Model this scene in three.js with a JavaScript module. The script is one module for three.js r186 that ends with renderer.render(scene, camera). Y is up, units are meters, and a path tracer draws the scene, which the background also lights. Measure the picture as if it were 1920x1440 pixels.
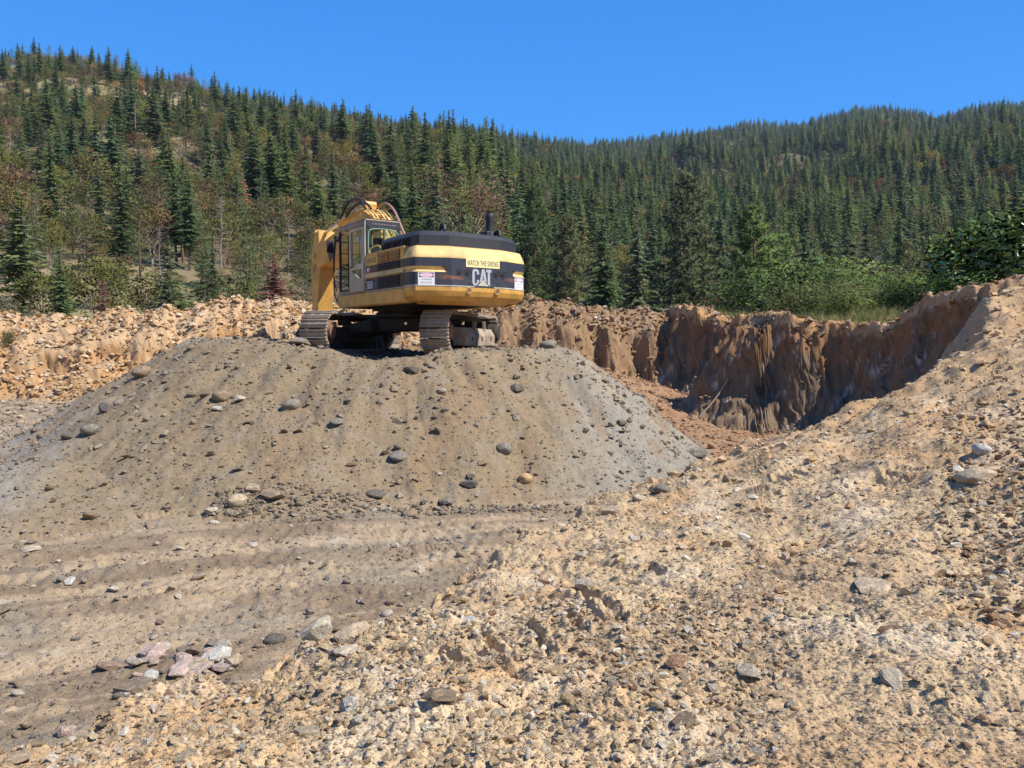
import * as THREE from 'three';
import { mergeGeometries, mergeVertices, toCreasedNormals } from 'three/addons/utils/BufferGeometryUtils.js';
import { RoundedBoxGeometry } from 'three/addons/geometries/RoundedBoxGeometry.js';
import { ConvexGeometry } from 'three/addons/geometries/ConvexGeometry.js';
import { createNoise2D, createNoise3D } from 'simplex-noise';

// ------------------------------------------------------------------ camera, sky, sun, exposure
const EYE = 2.56;                                    // the lens above the work floor, metres
const scene = new THREE.Scene();
const camera = new THREE.PerspectiveCamera(53.06, 4 / 3, 0.1, 6000);
camera.position.set(0, EYE, 0);
camera.rotation.set(-2.98 * Math.PI / 180, 0, 0);
scene.add(camera);

const renderer = new THREE.WebGLRenderer({ antialias: true });
renderer.toneMapping = THREE.LinearToneMapping;
renderer.toneMappingExposure = 1.38;
renderer.shadowMap.enabled = true;

const SUN_AZ = 112 * Math.PI / 180, SUN_EL = 50 * Math.PI / 180;   // clockwise from straight ahead, above the horizon
const sunDir = new THREE.Vector3(Math.cos(SUN_EL) * Math.sin(SUN_AZ), Math.sin(SUN_EL), -Math.cos(SUN_EL) * Math.cos(SUN_AZ));
const sun = new THREE.DirectionalLight(new THREE.Color(1.0, 0.95, 0.86), 5.0);
sun.position.copy(sunDir).multiplyScalar(60).add(new THREE.Vector3(0, 0, -18));
sun.target.position.set(0, 0, -18);
sun.castShadow = true;
Object.assign(sun.shadow.camera, { left: -40, right: 40, top: 40, bottom: -40, near: 1, far: 150 });
sun.shadow.mapSize.set(4096, 4096);
scene.add(sun, sun.target);

{ // clear blue summer sky: deeper overhead, paler towards the horizon
  const W = 512, H = 256, data = new Float32Array(W * H * 4);
  const zen = [0.012, 0.098, 0.345], mid = [0.026, 0.243, 0.775], hor = [0.082, 0.385, 0.905];
  for (let j = 0; j < H; j++) for (let i = 0; i < W; i++) {
    const el = (j + 0.5) / H * Math.PI - Math.PI / 2, k = (j * W + i) * 4;
    const e = Math.max(0, Math.sin(el)), a = Math.pow(1 - e, 4.5), b = Math.pow(Math.min(1, e / 0.95), 1.1);
    for (let c = 0; c < 3; c++) {
      const base = mid[c] * (1 - b) + zen[c] * b;
      data[k + c] = base * (1 - a) + hor[c] * a;
    }
    data[k + 3] = 1;
  }
  const sky = new THREE.DataTexture(data, W, H, THREE.RGBAFormat, THREE.FloatType);
  sky.mapping = THREE.EquirectangularReflectionMapping;
  sky.magFilter = sky.minFilter = THREE.LinearFilter;
  sky.needsUpdate = true;
  scene.background = sky;
  scene.environment = sky;
}

scene.fog = new THREE.FogExp2(new THREE.Color().setRGB(0.55, 0.70, 0.95), 0.00010);   // thin summer haze over the far hill

// ------------------------------------------------------------------ helpers
function mulberry(seed) {
  let a = seed >>> 0;
  return () => { a = (a + 0x6D2B79F5) | 0; let t = Math.imul(a ^ (a >>> 15), 1 | a); t = (t + Math.imul(t ^ (t >>> 7), 61 | t)) ^ t; return ((t ^ (t >>> 14)) >>> 0) / 4294967296; };
}
const n2 = createNoise2D(mulberry(11)), n2b = createNoise2D(mulberry(23)), n3 = createNoise3D(mulberry(5));
const clamp = (v, a = 0, b = 1) => Math.min(b, Math.max(a, v));
const smooth = (a, b, v) => { const t = clamp((v - a) / (b - a)); return t * t * (3 - 2 * t); };
const lerp = (a, b, t) => a + (b - a) * t;
const mix3 = (a, b, t) => [lerp(a[0], b[0], t), lerp(a[1], b[1], t), lerp(a[2], b[2], t)];
const fbm = (x, y, o = 4) => { let s = 0, a = 0.5, t = 0; for (let i = 0; i < o; i++) { s += a * n2(x, y); t += a; x = x * 2.03 + 7.1; y = y * 2.03 - 3.7; a *= 0.5; } return s / t; };
function hash2(i, j) { let h = Math.imul(i, 374761393) ^ Math.imul(j, 668265263); h = Math.imul(h ^ (h >>> 13), 1274126177); return ((h ^ (h >>> 16)) >>> 0) / 4294967296; }
/** Rounded lumps: one per cell, of chance `p`, height 0..1. */
function lumps(x, y, p, salt) {
  const ix = Math.floor(x), iy = Math.floor(y); let best = 0;
  for (let a = -1; a <= 1; a++) for (let b = -1; b <= 1; b++) {
    const i = ix + a, j = iy + b, r = hash2(i + salt, j - salt);
    if (r > p) continue;
    const cx = i + 0.2 + 0.6 * hash2(i - 17, j + salt), cy = j + 0.2 + 0.6 * hash2(i + salt, j + 31), rad = 0.35 + 0.5 * r / p;
    const e = 0.6 + 0.8 * hash2(i * 3 + 5, j * 7 + salt), dx = (x - cx) * e, dy = (y - cy) / e, q = (dx * dx + dy * dy) / (rad * rad);
    if (q < 1) best = Math.max(best, (1 - q) * rad);
  }
  return best;
}
const taken = new Map();
function numbered(name) { const k = taken.get(name) ?? 0; taken.set(name, k + 1); return k ? `${name}_${String(k).padStart(3, '0')}` : name; }
function tag(o, label, category, group, kind) {
  if (label) o.userData.label = label;
  if (category) o.userData.category = category;
  if (group) o.userData.group = group;
  if (kind) o.userData.kind = kind;
  return o;
}
function lit(o) { o.traverse((c) => { if (c.isMesh) { c.castShadow = true; c.receiveShadow = true; } }); return o; }
/** Thin-plate spline through points [x, d, y]. */
function spline(pts, soft = 0.02) {
  const n = pts.length, N = n + 3, A = Array.from({ length: N }, () => new Float64Array(N + 1)), U = (r2) => (r2 > 1e-9 ? 0.5 * r2 * Math.log(r2) : 0);
  for (let i = 0; i < n; i++) {
    for (let j = 0; j < n; j++) A[i][j] = U((pts[i][0] - pts[j][0]) ** 2 + (pts[i][1] - pts[j][1]) ** 2) + (i === j ? soft : 0);
    [1, pts[i][0], pts[i][1]].forEach((v, k) => { A[i][n + k] = v; A[n + k][i] = v; });
    A[i][N] = pts[i][2];
  }
  for (let c = 0; c < N; c++) {
    let p = c; for (let r = c; r < N; r++) if (Math.abs(A[r][c]) > Math.abs(A[p][c])) p = r;
    [A[c], A[p]] = [A[p], A[c]];
    for (let r = 0; r < N; r++) if (r !== c) { const f = A[r][c] / A[c][c]; if (f) for (let k = c; k <= N; k++) A[r][k] -= f * A[c][k]; }
  }
  const w = A.map((row, i) => row[N] / row[i]);
  return (x, d) => { let s = w[n] + w[n + 1] * x + w[n + 2] * d; for (let i = 0; i < n; i++) s += w[i] * U((x - pts[i][0]) ** 2 + (d - pts[i][1]) ** 2); return s; };
}
function nearest(poly, x, d, closed) {   // distance, arc length, interpolated third value, side (+ on the left of travel)
  let best = 1e9, out = { dist: 1e9, s: 0, v: 0, side: 1, nx: 0, nd: 0 }, acc = 0;
  const m = closed ? poly.length : poly.length - 1;
  for (let i = 0; i < m; i++) {
    const p = poly[i], q = poly[(i + 1) % poly.length], ex = q[0] - p[0], ed = q[1] - p[1], L2 = ex * ex + ed * ed, L = Math.sqrt(L2);
    const t = clamp(((x - p[0]) * ex + (d - p[1]) * ed) / L2), dx = x - p[0] - t * ex, dd = d - p[1] - t * ed, r = dx * dx + dd * dd;
    if (r < best) { best = r; out.s = acc + t * L; out.v = lerp(p[2] ?? 0, q[2] ?? 0, t); out.side = ex * (d - p[1]) - ed * (x - p[0]) > 0 ? 1 : -1; out.nx = dx; out.nd = dd; }
    acc += L;
  }
  out.dist = Math.sqrt(best);
  if (out.dist > 1e-6) { out.nx /= out.dist; out.nd /= out.dist; }
  return out;
}
function inside(poly, x, d) {
  let c = false;
  for (let i = 0, j = poly.length - 1; i < poly.length; j = i++) {
    const a = poly[i], b = poly[j];
    if ((a[1] > d) !== (b[1] > d) && x < (b[0] - a[0]) * (d - a[1]) / (b[1] - a[1]) + a[0]) c = !c;
  }
  return c;
}

// ------------------------------------------------------------------ the lie of the land (x to the right, d away from the lens, heights above the work floor)
const up = (p) => p.map(([x, d, y]) => [x, d, y + EYE]);
const floorY = spline(up([[-4, 6, -2.56], [-2.5, 4.5, -2.5], [0, 9, -2.54], [0, 12, -2.58], [-6, 10, -2.5], [-10, 15, -2.3], [-12, 20, -2.0], [-16, 25, -1.75], [-6, 26, -1.5], [6, 20, -2.45], [5, 17, -2.55], [4.5, 22, -2.15],
  [5, 25, -1.8], [4.8, 29, -1.4], [2.6, 26, -0.8], [0.3, 27, -0.6], [-4, 24, -1.0], [8, 20, -2.5], [-14, 10, -2.45], [-8, 4, -2.45], [-20, 18, -2.1], [2, 22, -1.7]]), 0.02);
const MOUND = up([[-7.7, 19.3, 0.12], [-6.2, 17.4, 0.02], [-4.4, 16.7, -0.12], [-3.6, 16.4, -0.26], [-2.9, 16.1, -0.38], [-2.2, 16.2, -0.3], [-1.4, 16.4, -0.2], [-0.2, 17.0, -0.2], [0.7, 17.7, -0.13], [1.05, 18.7, -0.1], [0.9, 20.5, -0.15], [-1, 23, -0.2], [-4, 24, -0.1], [-7, 22.6, 0.1]]);
const moundTop = spline([...MOUND, ...up([[-2.65, 20.4, -0.3], [-3.2, 17.2, -0.66], [-2.8, 18.4, -0.6], [-4.1, 18.5, -0.2], [-1.6, 17.8, -0.2], [-1.2, 19.5, -0.2], [-4.2, 20.5, -0.2]])], 0.03);
const RAMP = up([[-40, 0.4, -1.9], [-4.2, 2.6, -2.05], [-2.5, 3.55, -1.95], [-1.75, 4.55, -2.06], [-1.25, 5.1, -2.07], [-0.95, 5.7, -2.07], [-0.29, 7, -2.11], [0.3, 8.4, -2.12], [0.82, 9.8, -2.14], [1.86, 11.2, -2.14], [2.7, 12.6, -2.15], [3.6, 13.6, -2.1],
  [4.58, 14.6, -1.88], [5.4, 14.2, -1.55], [6.2, 14, -1.21], [7.67, 14, -0.44], [8.95, 14.6, 0.05], [9.5, 15.6, 0.5], [10.7, 16.9, 1.22], [11.6, 17.5, 1.4], [14, 18.5, 1.4], [40, 20, 1.0], [40, -40, -1], [-40, -40, -1.8]]);
const rampTop = spline([...RAMP.slice(1, 21), ...up([[0, 2.9, -1.6], [2.7, 7.2, -1.77], [5.87, 9, -0.97], [3.9, 6, -1.48], [1.08, 4.6, -1.77], [1.9, 2.9, -1.52], [8.5, 13, -0.05], [0, 0, -1.58], [4, 0, -1.35], [-4, 0, -1.75], [8, 5, -0.9], [11, 10, 0.1], [13, 15, 1.0], [0.6, 6.6, -1.93], [2.2, 9.6, -1.93], [3.6, 11.6, -1.72]])], 0.02);
const BERM = up([[-48, 22, 0.6], [-30, 27.2, 0.8], [-18.64, 28, 0.95], [-16.7, 28, 1.0], [-15.9, 28, 0.86], [-14.5, 28, 1.12], [-12.4, 28.5, 1.28], [-10.7, 29, 1.66], [-9, 29.5, 1.6], [-8, 30, 1.58], [-5.4, 30, 1.3], [-2.3, 30, 1.4], [0.6, 30, 1.76], [1.9, 30, 1.58], [3.2, 30.5, 1.38], [4.7, 31, 1.36], [5.9, 31.2, 1.34], [7.0, 31.6, 1.3]]);
const BANK = up([[6.9, 32.5, 1.3], [6.4, 31.0, 1.36], [6.6, 29.4, 1.38], [7.2, 27.9, 0.95], [8.5, 26.8, 0.5], [8.4, 25.8, 0.45], [7.15, 24.9, 0.5], [6.95, 23.9, 0.75], [7.6, 22.8, 0.92], [8.6, 21.8, 0.56], [9.4, 20.9, 0.50], [10.0, 19.9, 0.52], [9.9, 19.2, 0.95], [10.25, 18.0, 1.1], [10.55, 17.2, 1.3], [11.2, 16.9, 1.4], [14, 18, 1.42], [40, 20, 1.0], [40, 60, 1.5], [6, 60, 1.0]]);
const bankTop = spline([...BANK.slice(0, 17), ...up([[12, 24, 0.85], [16, 22, 1.0], [12, 30, 1.05], [9, 30, 0.8], [10.5, 26, 0.8], [20, 30, 1.4]])], 0.02);
const outerY = (x, d) => EYE + 0.3 + 0.5 * smooth(0, 20, x) + 0.6 * fbm(x * 0.02, d * 0.02, 2) + hillRise(x, d);
// the wooded valley sides: [bearing in radians, distance to the ridge, its height over the lens]
const RIDGE = [[-3.2, 700, 120], [-1.4, 520, 150], [-0.8, 540, 165], [-0.587, 560, 166], [-0.55, 575, 174], [-0.512, 590, 182], [-0.458, 610, 185], [-0.429, 620, 183], [-0.37, 640, 187], [-0.309, 700, 201], [-0.245, 760, 216], [-0.178, 820, 227], [-0.111, 908, 245], [-0.042, 997, 261], [0.028, 1100, 278], [0.083, 1200, 297], [0.131, 1288, 318], [0.198, 1341, 342], [0.232, 1364, 351], [0.296, 1407, 371], [0.328, 1425, 370], [0.358, 1443, 370], [0.388, 1461, 384], [0.418, 1479, 396], [0.446, 1496, 398], [0.474, 1492, 382], [0.501, 1483, 367], [0.517, 1477, 372], [0.553, 1463, 370], [0.587, 1450, 360], [0.7, 1350, 300], [0.9, 1100, 260], [1.4, 800, 180], [3.2, 700, 120]];
function ridgeAt(b) { for (let i = 1; i < RIDGE.length; i++) if (b <= RIDGE[i][0]) { const p = RIDGE[i - 1], q = RIDGE[i], t = (b - p[0]) / (q[0] - p[0]); return [lerp(p[1], q[1], t), lerp(p[2], q[2], t)]; } return RIDGE[0].slice(1); }
function hillRise(x, d) {
  const r = Math.hypot(x, d), b = Math.atan2(x, d);
  if (r < 40) return 0;
  const [R, H] = ridgeAt(b), r0 = lerp(70, 110, smooth(-0.1, 0.3, b));
  const t = (r - r0) / (R - r0);
  if (t <= 0) return -4 * smooth(40, 60, r) * smooth(-0.12, 0.08, b);
  let y = t < 1 ? H * (0.86 * t + 0.14 * t * t) : H * (1 - 0.25 * (t - 1) * (t - 1)) - (t - 1) * 60;
  const away = Math.sin(Math.PI * clamp(t)) ;
  y += away * (26 * fbm(x * 0.0042 + 3, d * 0.0042, 3) * Math.min(1, R / 900) + 9 * fbm(x * 0.017, d * 0.017, 2));
  return y - 4 * smooth(-0.12, 0.08, b);
}
const FLOOR_ID = 0, MOUND_ID = 1, RAMP_ID = 2, BERM_ID = 3, BANK_ID = 4;
const hs = new Float64Array(5), ridged = (a, b) => 1 - 2.6 * Math.abs(n2(a, b));
const where = { id: 0, y: 0, s: 0, drop: 0, steep: 0 };
/** Coarse height of the ground; fills `where` and `hs`. */
function lay(x0, d0) {
  const x = x0 + 0.16 * n2(x0 * 0.8, d0 * 0.8) + 0.06 * n2b(x0 * 2.7, d0 * 2.7), d = d0 + 0.16 * n2b(x0 * 0.8 + 9, d0 * 0.8) + 0.06 * n2(x0 * 2.7, d0 * 2.7 + 5);
  // floor, running out into the valley ground
  const far = smooth(23, 30, Math.hypot((x + 2) * 0.9, d - 14)), out = outerY(x, d);
  let f = floorY(clamp(x, -24, 14), clamp(d, 0, 32));
  if (far > 0) f = lerp(f, out, far);
  hs[0] = f;
  // gravel mound the machine stands on, with a lower dump in front of its left end
  let m = -9;
  const xm = x0 + 0.3 * (x - x0), dm = d0 + 0.3 * (d - d0);
  if (x > -17 && x < 9 && d > 7 && d < 33) {
    const q = nearest(MOUND, xm, dm, true);
    if (inside(MOUND, xm, dm)) m = moundTop(xm, dm) - 0.05 * Math.exp(-q.dist * 4);
    else {
      const slope = 0.53 + 0.25 * Math.max(0, q.nx) + 0.1 * Math.max(0, -q.nx), e = Math.max(0, q.dist + 0.12 * n2(q.s * 0.9, q.dist * 0.35));
      m = q.v - slope * (e - 0.35 * (1 - Math.exp(-e / 0.35))) + 0.05;
      const low = q.v - m; m += 0.16 * smooth(1.9, 2.5, low) * Math.max(0, low - 1.8);
    }
    const c = nearest([[-7.3, 15.3, 1.35], [-5.0, 14.5, 1.5], [-3.9, 14.3, 1.42]], xm, dm), c2 = c.v - 0.40 * c.dist + 0.05 * n2(x * 0.6, d * 0.6);
    m = Math.max(m, c2 - 0.02);
    const k = nearest([[-11, 13, 0.55], [-7.5, 12.4, 0.62]], x, d); m = Math.max(m, k.v - 0.2 * k.dist);
  }
  hs[1] = m;
  // bank of fill the lens stands on, climbing to the right
  let r = -9, rs = 0;
  {
    const q = nearest(RAMP, x, d, true), cx = clamp(x, -6, 16), cd = clamp(d, -4, 19);
    const top = clamp(rampTop(cx, cd), EYE - 2.6, EYE + 1.45);
    if (inside(RAMP, x, d)) r = top - 0.04 * Math.exp(-q.dist * 5) + 0.07 * Math.exp(-q.dist * 1.6) * (0.5 + n2(q.s * 1.3, 4));
    else if (q.dist < 6) { const e = q.dist + 0.1 * n2(q.s * 2.2, q.dist); r = top - Math.max(0, e) * 1.25; }
    rs = q.s;
  }
  hs[2] = r;
  // long spoil berm behind, the right half of it cut by the bucket
  let b = -9, bs = 0, bdrop = 0, bnx = 0, bnd = 0;
  if (d > 17) {
    const q = nearest(BERM, x, d), crest = q.v + 0.16 * n2(q.s * 0.55, 2) + 0.1 * n2(q.s * 1.7, 5);
    if (q.side > 0) b = crest - 0.5 * q.dist + 0.2 * (1 - Math.exp(-q.dist));
    else {
      const cut = smooth(-3.5, 0.5, x), s2 = q.s + 0.25 * n2(x * 0.9, d * 0.9), g = 0.22 * n2(s2 * 0.7, 8) + 0.08 * ridged(s2 * 0.9, 3) + 0.04 * ridged(s2 * 2.6, 6), e = Math.max(0, q.dist + g * smooth(0.8, 1.8, q.dist) * (0.25 + 0.75 * cut));
      const soft = crest - 0.66 * e - 0.5 * smooth(2.0, 2.5, e + 0.35 * n2(x * 0.7, 1)) + 0.2 * (1 - Math.exp(-e));
      const hard = crest - 0.72 * Math.min(e, 1.3 + 0.3 * n2(q.s * 0.5, 1)) - 2.3 * Math.max(0, e - (1.3 + 0.3 * n2(q.s * 0.5, 1)));
      b = lerp(soft, hard, cut); bdrop = crest - b;
    }
    bs = q.s; bnx = q.nx; bnd = q.nd;
  }
  hs[3] = b;
  // steep cut bank on the right
  let w = -9, ws = 0, wdrop = 0, wnx = 0, wnd = 0;
  if (x > 1 && d > 12) {
    const q = nearest(BANK, x, d, true), top = bankTop(clamp(x, 4, 24), clamp(d, 15, 34));
    const flatRim = smooth(8.0, 8.5, x) * smooth(19.4, 20.2, d), rim = q.v + (1 - 0.75 * flatRim) * (0.1 * n2(q.s * 1.4, 7) + 0.16 * lumps(q.s * 1.2, d * 0.8, 0.5, 3) + 0.1 * lumps(q.s * 3, d * 2.5, 0.5, 33));
    if (inside(BANK, x, d)) w = lerp(rim, top, smooth(0, 2.2, q.dist));
    else if (q.dist < 7) {
      const s2 = q.s + 0.22 * n2(x * 0.9, d * 0.9), g = 0.26 * n2(s2 * 0.40, 1) + 0.05 * ridged(s2 * 0.75, 5) + 0.028 * ridged(s2 * 2.1, 9) * smooth(0.1, 0.5, q.dist) + 0.02 * ridged(s2 * 5, 2), e = Math.max(0, q.dist + g * smooth(0, 0.5, q.dist));
      const kk = lerp(lerp(2.8, 2.0, smooth(22.0, 23.0, d)), 3.4, smooth(25.0, 26.2, d)), e1 = 2.35 / kk, drop = kk * Math.min(e, e1) + 0.85 * Math.max(0, e - e1); w = rim - drop; wdrop = drop;
    }
    ws = q.s; wnx = q.nx; wnd = q.nd;
  }
  hs[4] = w;
  let id = 0; for (let i = 1; i < 5; i++) if (hs[i] > hs[id]) id = i;
  where.id = id; where.y = hs[id];
  where.s = id === 4 ? ws : id === 3 ? bs : rs; where.nx = id === 4 ? wnx : id === 3 ? bnx : 0; where.nd = id === 4 ? wnd : id === 3 ? bnd : 0; where.drop = id === 4 ? wdrop : id === 3 ? bdrop : 0;
  return hs[id];
}
// crawler marks pressed into the floor: arcs [centre x, centre d, radius, from angle, to angle, half width]
const RUTS = [[-4, -16, 24.3, 0.98, 1.85, 0.34], [-4, -16, 26.2, 1.0, 1.9, 0.34], [-1, -9, 18.2, 1.1, 2.0, 0.32], [-8, 22, 13.6, -1.75, -0.75, 0.34], [-8, 22, 15.4, -1.9, -0.8, 0.34]];
function rutAt(x, d) { // [depth of press 0..1, phase along]
  let k = 0, along = 0, edge = 0;
  for (const [cx, cd, R, a0, a1, hw] of RUTS) {
    const dx = x - cx, dd = d - cd, r = Math.hypot(dx, dd), a = Math.atan2(dd, dx), off = Math.abs(r - R + 0.08 * n2(a * 9, R));
    if (a > a0 && a < a1 && off < hw * 1.5) { const q = 1 - smooth(hw * 0.85, hw, off); if (q > k) { k = q; along = a * R; } edge = Math.max(edge, smooth(hw * 0.85, hw * 1.05, off) * (1 - smooth(hw * 1.1, hw * 1.5, off))); }
  }
  return [k, along, edge];
}
/** Scratches the bucket teeth drew down a cut face: 0 off, 1 on the line. */
const scratch = (s, drop) => (1 - smooth(0.025, 0.10, Math.abs(n2(s * 1.3 + 0.3 * drop, 31 + 0.06 * drop)))) * smooth(-0.35, 0.15, n2b(s * 0.6, drop * 1.3)) * smooth(0.4, 0.9, drop);
const PRINTS = [[3.34, 9.68, 3.33, 8.86, 0.050], [3.55, 9.83, 3.64, 9.50, 0.050], [2.95, 8.95, 3.02, 8.74, 0.050], [4.01, 8.48, 4.13, 8.16, 0.050], [4.18, 8.53, 4.29, 8.23, 0.050], [4.33, 8.63, 4.48, 8.45, 0.050], [0.49, 5.78, 0.72, 4.96, 0.055], [0.35, 5.35, 0.46, 4.80, 0.055], [0.10, 5.17, 0.23, 4.45, 0.055], [-0.24, 5.23, 0.03, 4.07, 0.055], [-0.44, 4.49, -0.29, 4.16, 0.055], [1.12, 6.36, 1.17, 6.03, 0.055]];   // single grouser prints on the slope: from, to, depth
/** Height with clods, ruts and tooth marks. */
function groundY(x, d) {
  const y = lay(x, d), id = where.id, r = Math.hypot(x, d);
  const fineR = 1 - smooth(9, 16, r), vfine = 1 - smooth(5, 9, r);
  let e = 0;
  if (id === 0) {
    const pit = smooth(1.5, 3, x) * smooth(14, 16, d);
    const U = 0.86 * x + 0.51 * d, W = -0.51 * x + 0.86 * d + 0.035 * U * U * 0.4;
    e += (1 - pit) * (0.035 * n2(U * 0.14, W * 1.3) + 0.012 * n2b(U * 0.3, W * 3.6)) + 0.03 * n2(x * 0.5, d * 0.7) + 0.05 * pit * lumps(x * 2.6, d * 2.6, 0.5, 7);
    const [k, a, ed] = rutAt(x, d), worn = 0.5 + 0.5 * n2b(x * 0.5, d * 0.5);
    if (k > 0) e += k * (-0.02 + 0.013 * Math.sin(a * 2 * Math.PI / 0.19 + n2(x * 2, d * 2)) * smooth(0.35, 0.8, worn));
    e += 0.03 * ed * (0.5 + n2(x * 5, d * 5));
    e += fineR * (0.011 * n2(x * 9, d * 9) + 0.03 * lumps(x * 6, d * 6, 0.10, 1)) + vfine * 0.014 * lumps(x * 17, d * 17, 0.25, 2);
  } else if (id === 1) {
    const rough = 0.5 + 0.5 * n2b(x * 0.35, d * 0.35);
    e += 0.035 * n2(x * 0.9, d * 0.7) + 0.012 * n2(x * 3, d * 2.2) + 0.02 * rough * lumps(x * 2.2, d * 2.2, 0.15, 4) + 0.022 * lumps(x * 5, d * 5, 0.25, 6) + 0.02 * lumps(x * 11, d * 11, 0.4, 8) + 0.006 * n2(x * 14, d * 14);
    e += 0.012 * n2(x * 2.6 + 0.3 * d, d * 0.35);                 // runnels down the face
  } else if (id === 2) {
    const rubble = clamp(smooth(1.5, -1.2, x - 0.12 * d + 0.5 * n2(x * 0.5, d * 0.5)) + smooth(0.62, 0.8, x / Math.max(1, d) + 0.1 * n2(x * 0.6, d * 0.6)), 0, 1);
    const near = 1 - smooth(10, 17, r);
    e += 0.045 * n2(x * 0.8, d * 0.8) + 0.02 * n2(x * 2.6, d * 2.6) + near * (0.012 * n2(x * 8, d * 8));
    const u = x * 0.72 + d * 0.69, v = x * -0.69 + d * 0.72;      // grouser prints lie along v, one every 0.28 m
    const band = smooth(0.15, 0.45, n2b(u * 0.22 + 2, v * 0.30)), cleat = Math.pow(Math.max(0, Math.cos(u * 2 * Math.PI / 0.30 + 0.5 * n2(u, v * 0.6))), 5);
    e -= 0.05 * band * cleat * (0.4 + 0.6 * Math.max(0, n2(x * 1.6, d * 1.6) + 0.3));
    if (d > 10) e += 0.055 * Math.sin((d * 0.92 - x * 0.2) * 2 * Math.PI / 0.30 + 1.2 * n2(x * 0.8, d * 0.8)) * smooth(8.5, 11, d) * smooth(3.6, 5.5, x) * (0.45 + 0.55 * n2b(x * 0.5, d * 0.9));
    for (const [xa, da, xb, db, dp] of PRINTS) { if (Math.abs(x - xa) > 2 || Math.abs(d - da) > 2) continue; const ex = xb - xa, ed = db - da, L2 = ex * ex + ed * ed, t = ((x - xa) * ex + (d - da) * ed) / L2, tc = clamp(t, 0, 1), q = Math.hypot(x - xa - tc * ex, d - da - tc * ed) + 0.02 * n2(x * 9, d * 9), w = 0.042; e -= dp * 0.8 * (1 - smooth(w * 0.4, w, q)); e += 0.025 * smooth(w, w * 1.3, q) * (1 - smooth(w * 1.4, w * 2.4, q)); }
    e += (0.3 + rubble) * (0.036 * lumps(x * 3.4, d * 3.4, 0.3, 9) + near * (0.026 * lumps(x * 7.5, d * 7.5, 0.42, 10) + 0.019 * lumps(x * 15, d * 15, 0.5, 11)));
    e += fineR * (0.013 * lumps(x * 27, d * 27, 0.55, 12) + 0.005 * n2(x * 24, d * 24)) + vfine * (0.0065 * lumps(x * 55, d * 55, 0.6, 13) + 0.0035 * n2b(x * 48, d * 48));
  } else if (id === 3) {
    e += 0.10 * n2(x * 0.6, d * 0.6) + 0.06 * lumps(x * 1.5, d * 1.5, 0.3, 14) + 0.05 * lumps(x * 3, d * 3, 0.4, 15) + 0.055 * lumps(x * 6.2, d * 6.2, 0.45, 16) + 0.035 * lumps(x * 12, d * 12, 0.5, 21) + 0.02 * n2(x * 7, d * 7);
  } else {
    const flat = where.drop === 0 ? 1 : 0;
    e += 0.07 * n2(x * 1.4, d * 1.4) + 0.03 * n2(x * 4, d * 4) + 0.1 * lumps(x * 3, d * 3, 0.35, 17) * (0.4 + 0.6 * flat) + 0.05 * lumps(x * 7, d * 7, 0.4, 18);
  }
  return y + e;
}
const groundFast = (x, d) => groundY(x, d);
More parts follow.
